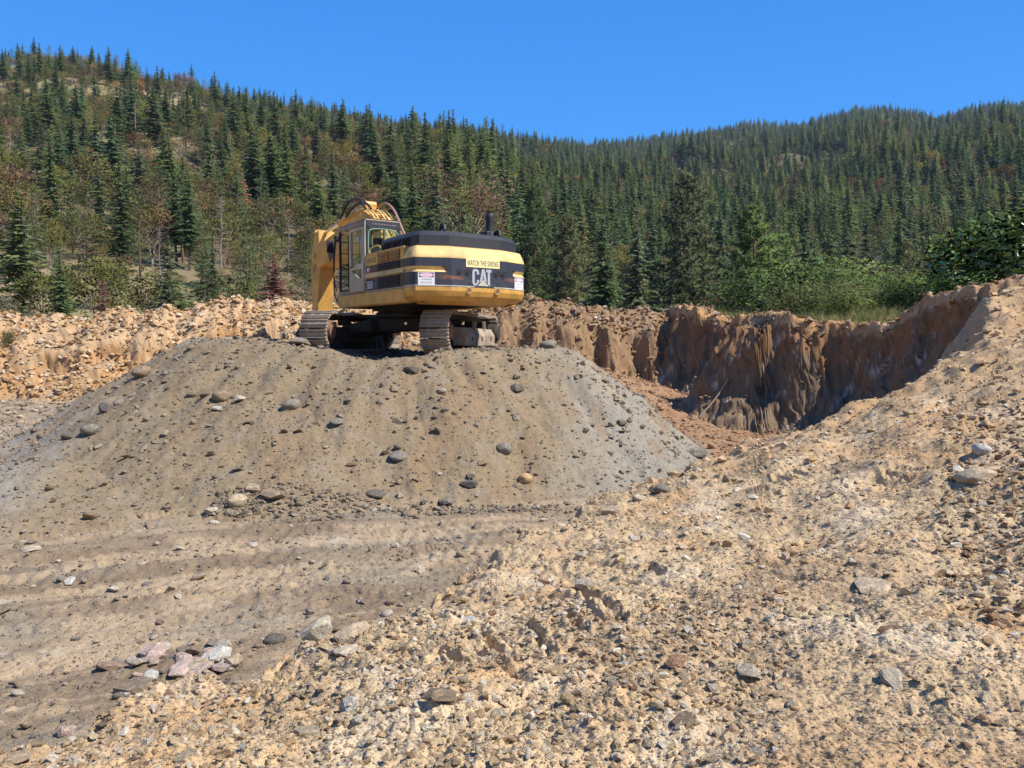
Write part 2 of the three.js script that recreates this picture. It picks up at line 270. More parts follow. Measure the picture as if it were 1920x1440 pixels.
// soil colours, as the dug material is (linear); bank tones darkened to add wall shade
const SOIL = { floorBrown: [0.235, 0.165, 0.10], floorTan: [0.42, 0.305, 0.185], floorGrey: [0.265, 0.225, 0.165], pit: [0.36, 0.215, 0.115], pitRed: [0.30, 0.15, 0.07], mound: [0.275, 0.20, 0.115], moundGrey: [0.30, 0.262, 0.205], moundRust: [0.27, 0.175, 0.092],
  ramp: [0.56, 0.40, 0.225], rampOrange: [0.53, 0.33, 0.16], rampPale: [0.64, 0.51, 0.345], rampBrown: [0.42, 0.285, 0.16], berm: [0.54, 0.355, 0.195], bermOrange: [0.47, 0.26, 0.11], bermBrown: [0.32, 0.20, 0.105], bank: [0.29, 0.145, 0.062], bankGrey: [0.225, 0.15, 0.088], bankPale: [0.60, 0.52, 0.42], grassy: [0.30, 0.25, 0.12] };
function soilOf(id, x, d, drop, s) {
  const S = SOIL, face = id >= 3 && drop > 0.15, fx = face ? s : x, fd = face ? drop * 1.1 + 0.2 * d : d;   // on a cut face the soil varies along it and down it
  const a = fbm(fx * 0.35, fd * 0.35, 3), b = n2b(fx * 1.3, fd * 1.3), c = n2(fx * 5, fd * 5);
  let k;
  if (id === 0) {
    k = mix3(S.floorBrown, S.floorTan, smooth(-0.35, 0.5, a + 0.35 * b));
    k = mix3(k, S.floorGrey, 0.6 * smooth(0.1, 0.6, n2b(x * 0.3 + 4, d * 0.5)));
    const U = 0.86 * x + 0.51 * d, W = -0.51 * x + 0.86 * d + 0.014 * U * U; k = mix3(k, S.floorTan, 0.95 * smooth(-0.1, 0.5, n2(U * 0.12, W * 1.1 + 3) + 0.5 * n2b(U * 0.3, W * 4))); k = mix3(k, S.floorBrown, 0.6 * smooth(0.1, 0.6, n2b(U * 0.14 + 8, W * 1.4)));
    k = mix3(k, [0.46, 0.40, 0.31], 0.6 * smooth(0.5, 0.75, n2(U * 0.25 + 20, W * 1.4)) * smooth(-0.1, 0.7, c + b + 0.6 * n2(x * 11, d * 11)));
    const pit = smooth(1.5, 3, x) * smooth(14, 16, d); k = mix3(k, mix3(S.pit, S.pitRed, smooth(0, 0.6, b + 0.4 * c)), pit);
    const back = smooth(20, 23, d) * smooth(-8, -6, x); k = mix3(k, S.pit, back * (1 - pit));
  } else if (id === 1) {
    k = mix3(S.mound, S.moundGrey, clamp(smooth(-8.2, -10, x + 0.9 * a + 0.35 * (d - 16)) + smooth(0.2, 2.0, x + 0.8 * a) + 0.25 * smooth(0.2, 0.6, b) + smooth(18.3, 19.2, d + 0.4 * b) * smooth(-4.6, -5.6, x), 0, 1));
    k = mix3(k, S.moundRust, 0.6 * smooth(0.25, 0.7, n2(x * 0.9 + 3, d * 0.25)));
    k = mix3(k, S.floorTan, 0.4 * smooth(0.2, 0.7, n2b(x * 0.8, d * 0.8 + 9)) * smooth(15.6, 16.6, d));
    k = mix3(k, S.bermBrown, smooth(20.6, 21.6, d + 0.5 * b));
  } else if (id === 2) {
    k = mix3(S.ramp, S.rampOrange, smooth(-0.1, 0.6, a + 0.3 * b));
    k = mix3(k, S.rampPale, 0.6 * smooth(0.2, 0.7, n2b(x * 0.6 + 7, d * 0.6)));
    k = mix3(k, S.rampBrown, 0.7 * smooth(0.15, 0.6, n2(x * 0.45 - 5, d * 0.45) + 0.3 * c) );
    k = mix3(k, S.rampOrange, 0.6 * smooth(9, 13, d));
    k = mix3(k, [0.42, 0.35, 0.33], 0.3 * smooth(0.8, 0.92, n2(x * 0.8 + 40, d * 0.8)));
  } else if (id === 3) {
    k = mix3(S.berm, S.bermOrange, smooth(-0.1, 0.5, a + 0.3 * b)); k = mix3(k, S.bermOrange, 0.5 * smooth(1.3, 2.1, drop + 0.4 * b));
    k = mix3(k, S.bermBrown, smooth(-6, 0, x + b));
  } else {
    k = mix3(S.bank, S.bankGrey, smooth(0.9, 1.7, drop + 0.5 * b + 0.3 * n2(s * 1.5, 3)));  // red-brown over grey-brown layers, both darkened to paint shade on the wall
    k = mix3(k, S.bankPale, 0.95 * scratch(s, drop));
    if (drop < 0.3) k = mix3(S.bermOrange, S.berm, smooth(-0.3, 0.5, a)); 
    if (drop === 0) k = mix3(k, S.grassy, smooth(0.5, 1.5, nearest(BANK, x, d, true).dist) * smooth(17, 22, d));
  }
  const g = 1 + (face ? 0.18 : 0.10) * c + (face ? 0.12 : 0.07) * n2b(fx * 17, fd * 17);
  return [k[0] * g, k[1] * g, k[2] * g];
}

// ------------------------------------------------------------------ ground meshes
function grainTexture(size, seed, build) {   // tileable: noise on a 4-torus is approximated by blending wrapped copies
  const r = mulberry(seed), data = new Uint8Array(size * size * 4), v = new Float32Array(size * size);
  build(v, size, r);
  let lo = 1e9, hi = -1e9; for (const q of v) { lo = Math.min(lo, q); hi = Math.max(hi, q); }
  for (let i = 0; i < v.length; i++) { const q = (v[i] - lo) / (hi - lo); data[i * 4] = data[i * 4 + 1] = data[i * 4 + 2] = 255 * q; data[i * 4 + 3] = 255; }
  return [data, v, lo, hi];
}
function tileNoise(v, n, r, cells, amp) {
  const g = new Float32Array(cells * cells); for (let i = 0; i < g.length; i++) g[i] = r() * 2 - 1;
  for (let y = 0; y < n; y++) for (let x = 0; x < n; x++) {
    const fx = x / n * cells, fy = y / n * cells, ix = fx | 0, iy = fy | 0, tx = fx - ix, ty = fy - iy, sx = tx * tx * (3 - 2 * tx), sy = ty * ty * (3 - 2 * ty), jx = (ix + 1) % cells, jy = (iy + 1) % cells;
    v[y * n + x] += amp * lerp(lerp(g[iy * cells + ix], g[iy * cells + jx], sx), lerp(g[jy * cells + ix], g[jy * cells + jx], sx), sy);
  }
}
function tileStones(v, n, r, count, r0, r1, amp) {
  for (let k = 0; k < count; k++) {
    const cx = r() * n, cy = r() * n, R = r0 + (r1 - r0) * r() * r(), e = 0.7 + 0.6 * r(), h = amp * (0.4 + 0.6 * r()), R2 = Math.ceil(R * 1.5);
    for (let dy = -R2; dy <= R2; dy++) for (let dx = -R2; dx <= R2; dx++) {
      const q = (dx * dx * e + dy * dy / e) / (R * R); if (q > 1) continue;
      const at = ((((cy + dy) | 0) + n) % n) * n + ((((cx + dx) | 0) + n) % n); v[at] += h * (1 - q);
    }
  }
}
function dataTex(data, n, srgb, repeat) {
  const t = new THREE.DataTexture(data, n, n); t.wrapS = t.wrapT = THREE.RepeatWrapping; t.magFilter = THREE.LinearFilter; t.minFilter = THREE.LinearMipmapLinearFilter; t.generateMipmaps = true;
  if (srgb) t.colorSpace = THREE.SRGBColorSpace; if (repeat) t.repeat.set(repeat, repeat); t.needsUpdate = true; return t;
}
const [gritBump] = grainTexture(1024, 7, (v, n, r) => { tileNoise(v, n, r, 24, 0.35); tileNoise(v, n, r, 64, 0.4); tileNoise(v, n, r, 160, 0.35); tileNoise(v, n, r, 400, 0.25); tileStones(v, n, r, 5200, 3, 15, 1.0); });
const [gritTone] = grainTexture(1024, 9, (v, n, r) => { tileNoise(v, n, r, 12, 0.3); tileNoise(v, n, r, 40, 0.4); tileNoise(v, n, r, 120, 0.5); tileNoise(v, n, r, 300, 0.6); tileStones(v, n, r, 3500, 2, 11, 1.1); tileStones(v, n, r, 2200, 2, 10, -1.0); });
const toned = (data, lo, hi, warm = 0) => { const o = new Uint8Array(data.length); for (let i = 0; i < data.length; i += 4) { const q = data[i] / 255, w = lo + (hi - lo) * q; o[i] = clamp(w + warm * (q - 0.5)) * 255; o[i + 1] = clamp(w) * 255; o[i + 2] = clamp(w - warm * (q - 0.5)) * 255; o[i + 3] = 255; } return o; };
const soilMap = dataTex(toned(gritTone, 0.62, 1.0, 0.02), 1024, true), soilBump = dataTex(gritBump, 1024, false);
const soilMat = new THREE.MeshStandardMaterial({ vertexColors: true, map: soilMap, bumpMap: soilBump, bumpScale: 0.018, roughness: 0.97 });
soilMat.color.setScalar(1.45);

const terrainMesh = [];
const WEDGE = 0.80, COLS = 860, ROWS = 900, R0 = 1.1, R1 = 46;
{
  const names = ['work_floor_ground', 'gravel_mound_terrain', 'fill_bank_terrain', 'spoil_berm_terrain', 'cut_bank_terrain'];
  const parts = names.map(() => ({ pos: [], col: [], uv: [], idx: [], map: new Map() }));
  const NV = COLS * ROWS, X = new Float32Array(NV), D = new Float32Array(NV), Y = new Float32Array(NV), ID = new Uint8Array(NV), DR = new Float32Array(NV), SS = new Float32Array(NV), OX = new Float32Array(NV), OD = new Float32Array(NV);
  const FINE = 900, lg = Math.log(R1 / R0);
  let wPrev = null;
  for (let i = 0; i < COLS; i++) {
    const a = -WEDGE + 2 * WEDGE * i / (COLS - 1), sa = Math.sin(a), ca = Math.cos(a), cum = new Float64Array(FINE);
    const w = new Float64Array(FINE); let py = 0;
    for (let k = 0; k < FINE; k++) {
      const r = R0 * Math.exp(lg * k / (FINE - 1)), y = lay(r * sa, r * ca);
      w[k] = k ? (0.8 + 0.9 * (1 - smooth(6, 12, r))) * lg / FINE + 0.8 * Math.abs(y - py) / r : 0; py = y;
    }
    if (wPrev) for (let k = 0; k < FINE; k++) w[k] = wPrev[k] = 0.8 * wPrev[k] + 0.2 * w[k]; else wPrev = w.slice();
    for (let k = 1; k < FINE; k++) cum[k] = cum[k - 1] + w[k];
    let k = 0;
    for (let j = 0; j < ROWS; j++) {
      const t = cum[FINE - 1] * j / (ROWS - 1); while (k < FINE - 2 && cum[k + 1] < t) k++;
      const q = clamp((t - cum[k]) / Math.max(1e-12, cum[k + 1] - cum[k])), r = R0 * Math.exp(lg * (k + q) / (FINE - 1)), n = i * ROWS + j;
      X[n] = r * sa; D[n] = r * ca; Y[n] = groundY(X[n], D[n]); ID[n] = where.id; DR[n] = where.drop; SS[n] = where.s;
      if (where.id >= 3 && where.drop > 0.08) { // crumbling faces: pushed in and out along the face
        const px = X[n], pd = D[n], py = Y[n], k = smooth(0.08, 0.5, where.drop) * (where.id === 4 ? 1 : 0.8), q = k * (0.10 * n3(px * 0.8, py * 0.9, pd * 0.8) + 0.045 * n3(px * 2.4, py * 2.0, pd * 2.4) + 0.04 * n3(px * 6, py * 6, pd * 6) + 0.032 * n3(px * 13, py * 13, pd * 13)) - (where.id === 4 ? 0.05 * scratch(where.s, where.drop) : 0); OX[n] = where.nx * q; OD[n] = where.nd * q;
      }
    }
  }
  const w5 = [0, 0, 0, 0, 0], PX = X.map((v, n) => v + OX[n]), PD = D.map((v, n) => v + OD[n]);
  const colour = (n) => {
    lay(X[n], D[n]); const h = Array.from(hs), top = h[ID[n]]; let tot = 0, c = [0, 0, 0];
    for (let i = 0; i < 5; i++) { w5[i] = i === ID[n] ? 1 : h[i] > -5 ? Math.exp((h[i] - top) / 0.045) : 0; if (w5[i] < 0.03) w5[i] = 0; tot += w5[i]; }
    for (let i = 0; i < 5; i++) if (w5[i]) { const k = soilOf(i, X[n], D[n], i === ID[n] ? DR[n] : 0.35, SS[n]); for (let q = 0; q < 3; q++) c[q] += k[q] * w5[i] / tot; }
    return c;
  };
  const put = (p, n) => {
    let v = p.map.get(n);
    if (v === undefined) {
      v = p.pos.length / 3; p.map.set(n, v); p.pos.push(PX[n], Y[n], -PD[n]);
      const c = colour(n); p.col.push(c[0], c[1], c[2]); p.uv.push((X[n] + 0.3 * D[n] - 0.2 * Y[n]) / 1.6, (D[n] + 1.25 * Y[n]) / 1.6);
    }
    return v;
  };
  for (let i = 0; i < COLS - 1; i++) for (let j = 0; j < ROWS - 1; j++) {
    const a = i * ROWS + j, b = a + 1, c = a + ROWS, e = c + 1, p = parts[ID[a]];
    const A = put(p, a), B = put(p, b), C = put(p, c), E = put(p, e);
    p.idx.push(A, C, B, B, C, E);
  }
  const N = new Float32Array(NV * 3);
  for (let i = 0; i < COLS - 1; i++) for (let j = 0; j < ROWS - 1; j++) {
    const a = i * ROWS + j;
    for (const [p, q, r] of [[a, a + ROWS, a + 1], [a + 1, a + ROWS, a + ROWS + 1]]) {
      const ux = PX[q] - PX[p], uy = Y[q] - Y[p], uz = PD[p] - PD[q], vx = PX[r] - PX[p], vy = Y[r] - Y[p], vz = PD[p] - PD[r];
      const nx = uy * vz - uz * vy, ny = uz * vx - ux * vz, nz = ux * vy - uy * vx;
      for (const t of [p, q, r]) { N[t * 3] += nx; N[t * 3 + 1] += ny; N[t * 3 + 2] += nz; }
    }
  }
  parts.forEach((p, i) => {
    const g = new THREE.BufferGeometry();
    g.setAttribute('position', new THREE.Float32BufferAttribute(p.pos, 3)); g.setAttribute('color', new THREE.Float32BufferAttribute(p.col, 3)); g.setAttribute('uv', new THREE.Float32BufferAttribute(p.uv, 2));
    const nn = new Float32Array(p.pos.length);
    for (const [n, v] of p.map) { const l = Math.hypot(N[n * 3], N[n * 3 + 1], N[n * 3 + 2]) || 1; nn[v * 3] = N[n * 3] / l; nn[v * 3 + 1] = N[n * 3 + 1] / l; nn[v * 3 + 2] = N[n * 3 + 2] / l; }
    g.setAttribute('normal', new THREE.BufferAttribute(nn, 3)); g.setIndex(p.idx);
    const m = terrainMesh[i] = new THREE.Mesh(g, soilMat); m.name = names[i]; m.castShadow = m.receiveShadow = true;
    tag(m, ['level brown work floor with crawler marks in front of the mound', 'grey brown gravel mound that the excavator stands on', 'tan stony fill bank sloping up towards the right', 'orange spoil berm running along the back of the site', 'steep dug bank with bucket marks beside the pit'][i], ['ground', 'mound', 'slope', 'berm', 'cut bank'][i], null, 'structure');
    scene.add(m);
  });
}
function polarSheet(name, a0, a1, cols, radii, yOf, colOf, mat, label) {
  const pos = [], col = [], uv = [], idx = [], n = radii.length;
  for (let i = 0; i <= cols; i++) for (let j = 0; j < n; j++) {
    const a = lerp(a0, a1, i / cols), x = radii[j] * Math.sin(a), d = radii[j] * Math.cos(a), c = colOf(x, d);
    pos.push(x, yOf(x, d), -d); col.push(...c); uv.push(x / 1.6, d / 1.6);
    if (i < cols && j < n - 1) { const p = i * n + j; idx.push(p, p + n, p + 1, p + 1, p + n, p + n + 1); }
  }
  const g = new THREE.BufferGeometry();
  g.setAttribute('position', new THREE.Float32BufferAttribute(pos, 3)); g.setAttribute('color', new THREE.Float32BufferAttribute(col, 3)); g.setAttribute('uv', new THREE.Float32BufferAttribute(uv, 2)); g.setIndex(idx); g.computeVertexNormals();
  const m = new THREE.Mesh(g, mat); m.name = name; m.castShadow = m.receiveShadow = true; tag(m, label, 'ground', null, 'structure'); scene.add(m);
  return m;
}
const geoRadii = (a, b, n) => Array.from({ length: n }, (_, i) => a * Math.pow(b / a, i / (n - 1)));
polarSheet('site_ground', WEDGE - 0.002, 2 * Math.PI - WEDGE + 0.002, 150, geoRadii(0.02, 46, 130), (x, d) => groundY(x, d) - 0.004, (x, d) => { lay(x, d); return soilOf(where.id, x, d, where.drop, where.s); }, soilMat, 'tan stony ground around and behind the viewpoint');
polarSheet('site_ground_front', -WEDGE, WEDGE, 60, geoRadii(0.02, 1.13, 24), (x, d) => groundY(x, d) - 0.004, (x, d) => { lay(x, d); return soilOf(where.id, x, d, where.drop, where.s); }, soilMat, 'tan stony ground right at the viewpoint');
const hillMat = new THREE.MeshStandardMaterial({ vertexColors: true, roughness: 1 });
const clearing = (x, d) => { // 0 forest .. 1 open dry grass: the slope thins out on the far left
  const b = Math.atan2(x, d), r = Math.hypot(x, d);
  return clamp(smooth(0.15, 0.6, n2(x * 0.012 + 3, d * 0.012)) * smooth(-0.34, -0.52, b) * smooth(100, 200, r) + 0.6 * smooth(0.5, 0.8, n2b(x * 0.011, d * 0.011)) * smooth(0.0, -0.25, b), 0, 1);
};
polarSheet('hill_terrain', -Math.PI, Math.PI, 420, [44.8, ...geoRadii(50, 2600, 130)], (x, d) => (Math.hypot(x, d) < 46 ? groundY(x, d) - 0.12 : outerY(x, d)), (x, d) => {
  const a = fbm(x * 0.02, d * 0.02, 3), dry = mix3([0.42, 0.31, 0.17], [0.30, 0.25, 0.11], smooth(-0.3, 0.4, a));
  return mix3(mix3([0.12, 0.085, 0.05], [0.16, 0.13, 0.06], smooth(-0.3, 0.4, a)), dry, clamp(clearing(x, d) + 0.25 * smooth(-0.2, -0.4, Math.atan2(x, d))));
}, hillMat, 'forest floor and dry grass on the hillsides');

// ------------------------------------------------------------------ geometry helpers for built things
const M4 = (x = 0, y = 0, z = 0, rx = 0, ry = 0, rz = 0, s = 1) => new THREE.Matrix4().compose(new THREE.Vector3(x, y, z), new THREE.Quaternion().setFromEuler(new THREE.Euler(rx, ry, rz)), Array.isArray(s) ? new THREE.Vector3(...s) : new THREE.Vector3(s, s, s));
function box(w, h, d, x, y, z, r = 0.012, rx = 0, ry = 0, rz = 0) {
  const g = r > 0 && Math.min(w, h, d) > 2.2 * r ? new RoundedBoxGeometry(w, h, d, 1, r) : new THREE.BoxGeometry(w, h, d);
  return g.applyMatrix4(M4(x, y, z, rx, ry, rz));
}
function cyl(r0, r1, h, x, y, z, axis = 'y', seg = 20, open = false) {
  const g = new THREE.CylinderGeometry(r0, r1, h, seg, 1, open);
  if (axis === 'x') g.rotateZ(-Math.PI / 2); else if (axis === 'z') g.rotateX(Math.PI / 2);
  return g.translate(x, y, z);
}
const V = (x, y, z) => new THREE.Vector3(x, y, z);
function tube(pts, r, seg = 24, rad = 6, closed = false) { return new THREE.TubeGeometry(new THREE.CatmullRomCurve3(pts.map((p) => V(...p)), closed, 'centripetal'), seg, r, rad, closed); }
function bar(a, b, r, rad = 8) { const A = V(...a), B = V(...b), L = A.distanceTo(B), g = new THREE.CylinderGeometry(r, r, L, rad); const q = new THREE.Quaternion().setFromUnitVectors(V(0, 1, 0), B.clone().sub(A).normalize()); return g.applyQuaternion(q).translate((A.x + B.x) / 2, (A.y + B.y) / 2, (A.z + B.z) / 2); }
/** Side profile [[z, y], ...] pushed through from x0 to x1. */
function prism(profile, x0, x1, bevel = 0.012, holes = []) {
  const s = new THREE.Shape(profile.map(([z, y]) => new THREE.Vector2(z, y)));
  for (const h of holes) { const p = new THREE.Path(); p.absarc(h[0], h[1], h[2], 0, Math.PI * 2, true); s.holes.push(p); }
  const g = new THREE.ExtrudeGeometry(s, { depth: x1 - x0 - 2 * bevel, bevelEnabled: bevel > 0, bevelSize: bevel, bevelThickness: bevel, bevelSegments: 1, bevelOffset: -bevel, curveSegments: 12 });
  return g.rotateY(-Math.PI / 2).translate(x1 - bevel, 0, 0);
}
function metreUV(g) {    // box-projected texture coordinates in metres
  g = g.index ? g.toNonIndexed() : g; const p = g.attributes.position; g.computeVertexNormals === undefined; const uv = new Float32Array(p.count * 2), a = V(), b = V(), c = V();
  for (let i = 0; i < p.count; i += 3) {
    a.fromBufferAttribute(p, i); b.fromBufferAttribute(p, i + 1); c.fromBufferAttribute(p, i + 2); const n = b.clone().sub(a).cross(c.clone().sub(a)), ax = Math.abs(n.x), ay = Math.abs(n.y), az = Math.abs(n.z);
    for (const [k, v] of [a, b, c].entries()) { const [s, t] = ax >= ay && ax >= az ? [v.z, v.y] : ay >= az ? [v.x, v.z] : [v.x, v.y]; uv[(i + k) * 2] = s; uv[(i + k) * 2 + 1] = t; }
  }
  g.setAttribute('uv', new THREE.BufferAttribute(uv, 2)); return g;
}
const joinG = (list) => { const l = list.map((g) => { const q = g.index ? g.toNonIndexed() : g; if (!q.attributes.normal) q.computeVertexNormals(); for (const k of Object.keys(q.attributes)) if (!['position', 'normal', 'uv'].includes(k)) q.deleteAttribute(k); if (!q.attributes.uv) q.setAttribute('uv', new THREE.BufferAttribute(new Float32Array(q.attributes.position.count * 2), 2)); return q; }); return l.length === 1 ? l[0] : mergeGeometries(l); };
function part(name, list, mat, parent, keepUV) { let g = joinG(Array.isArray(list) ? list : [list]); if (!keepUV) g = metreUV(g); const m = new THREE.Mesh(g, mat); m.name = name; parent.add(m); return m; }

// ------------------------------------------------------------------ paints and metals
const [wearTone] = grainTexture(512, 31, (v, n, r) => { tileNoise(v, n, r, 4, 0.6); tileNoise(v, n, r, 9, 0.5); tileNoise(v, n, r, 26, 0.35); tileNoise(v, n, r, 90, 0.22); tileStones(v, n, r, 260, 1, 6, -0.7); });
const wearMap = dataTex(toned(wearTone, 0.70, 1.0, 0.05), 512, true, 0.45), wearRough = dataTex(toned(wearTone, 1.0, 0.55), 512, false, 0.45), dustMap = dataTex(toned(wearTone, 0.62, 1.0, 0.03), 512, true, 0.8);
const std = (rgb, roughness, extra = {}) => new THREE.MeshStandardMaterial({ color: new THREE.Color().setRGB(...rgb), roughness, ...extra });
const PAINT = {
  yellow: std([0.78, 0.44, 0.105], 0.62, { map: wearMap, roughnessMap: wearRough }),
  yellowFaded: std([0.90, 0.65, 0.26], 0.7, { map: wearMap }),
  black: std([0.022, 0.025, 0.033], 0.5, { map: wearMap, roughnessMap: wearRough }),
  hood: std([0.034, 0.036, 0.045], 0.6, { map: wearMap }),
  dark: std([0.018, 0.018, 0.02], 0.6),
  rubber: std([0.014, 0.014, 0.015], 0.55),
  grime: std([0.06, 0.05, 0.04], 0.85, { map: dustMap }),
  track: std([0.46, 0.385, 0.30], 0.72, { map: dustMap, metalness: 0.15 }),
  trackDusty: std([0.50, 0.39, 0.28], 0.9, { map: dustMap }),
  rust: std([0.36, 0.20, 0.13], 0.85, { map: dustMap }),
  cream: std([0.62, 0.52, 0.36], 0.6, { map: wearMap }),
  cabGrey: std([0.36, 0.28, 0.20], 0.6, { map: wearMap }),
  chrome: std([0.75, 0.75, 0.75], 0.22, { metalness: 1 }),
  white: std([0.78, 0.77, 0.74], 0.55, { map: wearMap }),
  seat: std([0.035, 0.04, 0.05], 0.8),
  greenTrim: std([0.25, 0.42, 0.33], 0.6),
  curtain: new THREE.MeshPhysicalMaterial({ color: new THREE.Color().setRGB(0.42, 0.46, 0.22), roughness: 0.95, transmission: 0.35, thickness: 0 }),
  glass: new THREE.MeshPhysicalMaterial({ color: new THREE.Color().setRGB(0.72, 0.86, 0.82), roughness: 0.03, transmission: 1, thickness: 0, ior: 1.5 }),
};
function print(w, h, draw, rough = 0.6) {
  const c = document.createElement('canvas'); c.width = w; c.height = h; draw(c.getContext('2d'), w, h);
  const t = new THREE.CanvasTexture(c); t.colorSpace = THREE.SRGBColorSpace; t.anisotropy = 8; return new THREE.MeshStandardMaterial({ map: t, roughness: rough });
}
function plateUV(w, h, t = 0.004) { // a thin plate in the xy plane whose front carries a print
  const g = new THREE.BoxGeometry(w, h, t); return g;
}
function fitText(c, text, x, y, w, px, font = 'bold') { c.font = `${font} ${px}px sans-serif`; const k = w / c.measureText(text).width; c.save(); c.translate(x, y); c.scale(k, 1); c.fillText(text, 0, 0); c.restore(); }

// ------------------------------------------------------------------ the excavator
const excavator = new THREE.Group(); excavator.name = 'excavator';
tag(excavator, 'large yellow and black crawler excavator standing on the gravel mound', 'excavator');
const EX = -2.73, ED = 20.45, EGROUND = EYE - 0.2;
excavator.position.set(EX, EGROUND, -ED); scene.add(excavator);
const UPPER = 34.5 * Math.PI / 180, LOWER = -12 * Math.PI / 180;
const uPart = (name, list, mat, keepUV) => { const m = part(name, list, mat, excavator, keepUV); m.rotation.y = UPPER; return m; };
const lPart = (name, list, mat) => { const m = part(name, list, mat, excavator); m.rotation.y = LOWER; return m; };

// --- crawler tracks
{
  const HALF = 2.06, RC = 0.44, CY = 0.5, N = 48, per = 4 * HALF + 2 * Math.PI * RC, pitch = per / N, SW = 0.70;
  const at = (s) => { // point and outward direction along the chain loop, in (z, y)
    s = ((s % per) + per) % per;
    if (s < 2 * HALF) return [-HALF + s, CY + RC - 0.035 * Math.sin(Math.PI * 3 * s / (2 * HALF)) ** 2, Math.PI / 2];
    s -= 2 * HALF; if (s < Math.PI * RC) { const a = Math.PI / 2 - s / RC; return [HALF + RC * Math.cos(a), CY + RC * Math.sin(a), a]; }
    s -= Math.PI * RC; if (s < 2 * HALF) return [HALF - s, CY - RC, -Math.PI / 2];
    s -= 2 * HALF; const a = -Math.PI / 2 - s / RC; return [-HALF + RC * Math.cos(a), CY + RC * Math.sin(a), a];
  };
  // a triple-grouser shoe: profile along travel (u) and out (v)
  const prof = [[-pitch * 0.45, 0], [pitch * 0.45, 0], [pitch * 0.45, 0.06], [pitch * 0.38, 0.07], [pitch * 0.30, 0.018], [0.03, 0.018], [0.016, 0.055], [-0.014, 0.055], [-0.03, 0.018], [-pitch * 0.28, 0.018], [-pitch * 0.36, 0.062], [-pitch * 0.45, 0.06]];
  const shoeGeo = metreUV(joinG([prism(prof, -SW / 2, SW / 2, 0.004), box(0.10, 0.02, 0.05, -0.12, 0.024, -0.055, 0), box(0.10, 0.02, 0.05, 0.12, 0.024, -0.055, 0)]));
  const linkGeo = metreUV(joinG([box(0.05, 0.11, pitch * 0.94, -0.1, -0.06, 0, 0.01), box(0.05, 0.11, pitch * 0.94, 0.1, -0.06, 0, 0.01), cyl(0.03, 0.03, 0.26, 0, -0.06, pitch * 0.5, 'x', 10)]));
  for (const side of [-1, 1]) {
    const track = new THREE.Group(); track.name = 'track'; track.rotation.y = LOWER; excavator.add(track);
    tag(track, side < 0 ? 'crawler track on the cab side, its rear shoes in the sun' : 'crawler track on the far side, half under the counterweight');
    const cx = side * 1.50;
    const links = [];
    for (let i = 0; i < N; i++) {
      const [z, y, a] = at(i * pitch + 0.05), m = new THREE.Mesh(shoeGeo, PAINT.track); m.name = 'shoe'; m.position.set(cx, y, z); m.rotation.x = Math.PI / 2 - a; track.add(m);
      links.push(linkGeo.clone().applyMatrix4(M4(cx, y, z, Math.PI / 2 - a)));
    }
    part('chain', links, PAINT.grime, track);
    const wheel = (z, name, mat) => part(name, [cyl(0.36, 0.36, 0.11, cx, CY, z, 'x', 36), cyl(0.32, 0.36, 0.07, cx + 0.09, CY, z, 'x', 36), cyl(0.36, 0.32, 0.07, cx - 0.09, CY, z, 'x', 36), cyl(0.25, 0.29, 0.09, cx - 0.165, CY, z, 'x', 30), cyl(0.29, 0.25, 0.09, cx + 0.165, CY, z, 'x', 30), cyl(0.15, 0.17, 0.10, cx - 0.24, CY, z, 'x', 24), cyl(0.17, 0.15, 0.10, cx + 0.24, CY, z, 'x', 24)], mat, track);
    wheel(HALF, 'idler_wheel', PAINT.rust); wheel(-HALF, 'drive_sprocket', PAINT.grime);
    part('final_drive', [cyl(0.27, 0.27, 0.2, cx + side * 0.3, CY, -HALF, 'x', 28), cyl(0.2, 0.25, 0.08, cx + side * 0.43, CY, -HALF, 'x', 28)], PAINT.grime, track);
    part('track_frame', [box(0.34, 0.34, 2.9, cx, 0.46, -0.05, 0.03), box(0.42, 0.10, 2.6, cx, 0.30, -0.05, 0.02), box(0.20, 0.22, 0.7, cx, 0.5, 1.55, 0.03)], PAINT.grime, track);
    // sloping guards bolted along the outer face
    const o = cx + side * 0.30, guard = (z0, z1, nm) => { const w = 0.19, pr = [[-w, 0.16], [w, 0.16], [w, 0.42], [w - 0.1, 0.60], [-w, 0.62]]; const g = prism(pr, z0, z1, 0.015); g.rotateY(side > 0 ? Math.PI / 2 : -Math.PI / 2); return part(nm, g.translate(o, 0, 0), PAINT.trackDusty, track); };
    const g1 = guard(-1.5, -0.62, 'side_guard'), g2 = guard(-0.5, 0.42, 'side_guard'), g3 = guard(0.5, 1.45, 'side_guard');
    for (const z of [-1.0, 0.0, 0.95]) part('guard_slot', box(0.012, 0.10, 0.09, o + side * 0.196, 0.33, z, 0), PAINT.dark, track);
    for (const z of [-0.56, 0.46]) part('guard_post', box(0.08, 0.30, 0.07, o + side * 0.10, 0.64, z, 0.01), PAINT.trackDusty, track);
    for (let i = 0; i < 8; i++) part('track_roller', [cyl(0.11, 0.11, 0.3, cx, 0.18, -1.5 + i * 0.42, 'x', 18), cyl(0.135, 0.135, 0.04, cx + 0.14, 0.18, -1.5 + i * 0.42, 'x', 18), cyl(0.135, 0.135, 0.04, cx - 0.14, 0.18, -1.5 + i * 0.42, 'x', 18)], PAINT.grime, track);
    const bolts = []; for (let i = 0; i < 12; i++) bolts.push(box(0.03, 0.09, 0.045, o + side * 0.14, 0.115, -1.35 + i * 0.23, 0.004)); part('roller_bracket', bolts, PAINT.trackDusty, track).userData.kind = 'stuff';
    for (const z of [-0.7, 0.75]) part('carrier_roller', [cyl(0.085, 0.085, 0.3, cx, 0.76, z, 'x', 18), box(0.06, 0.2, 0.1, cx, 0.68, z, 0.01)], PAINT.grime, track);
  }
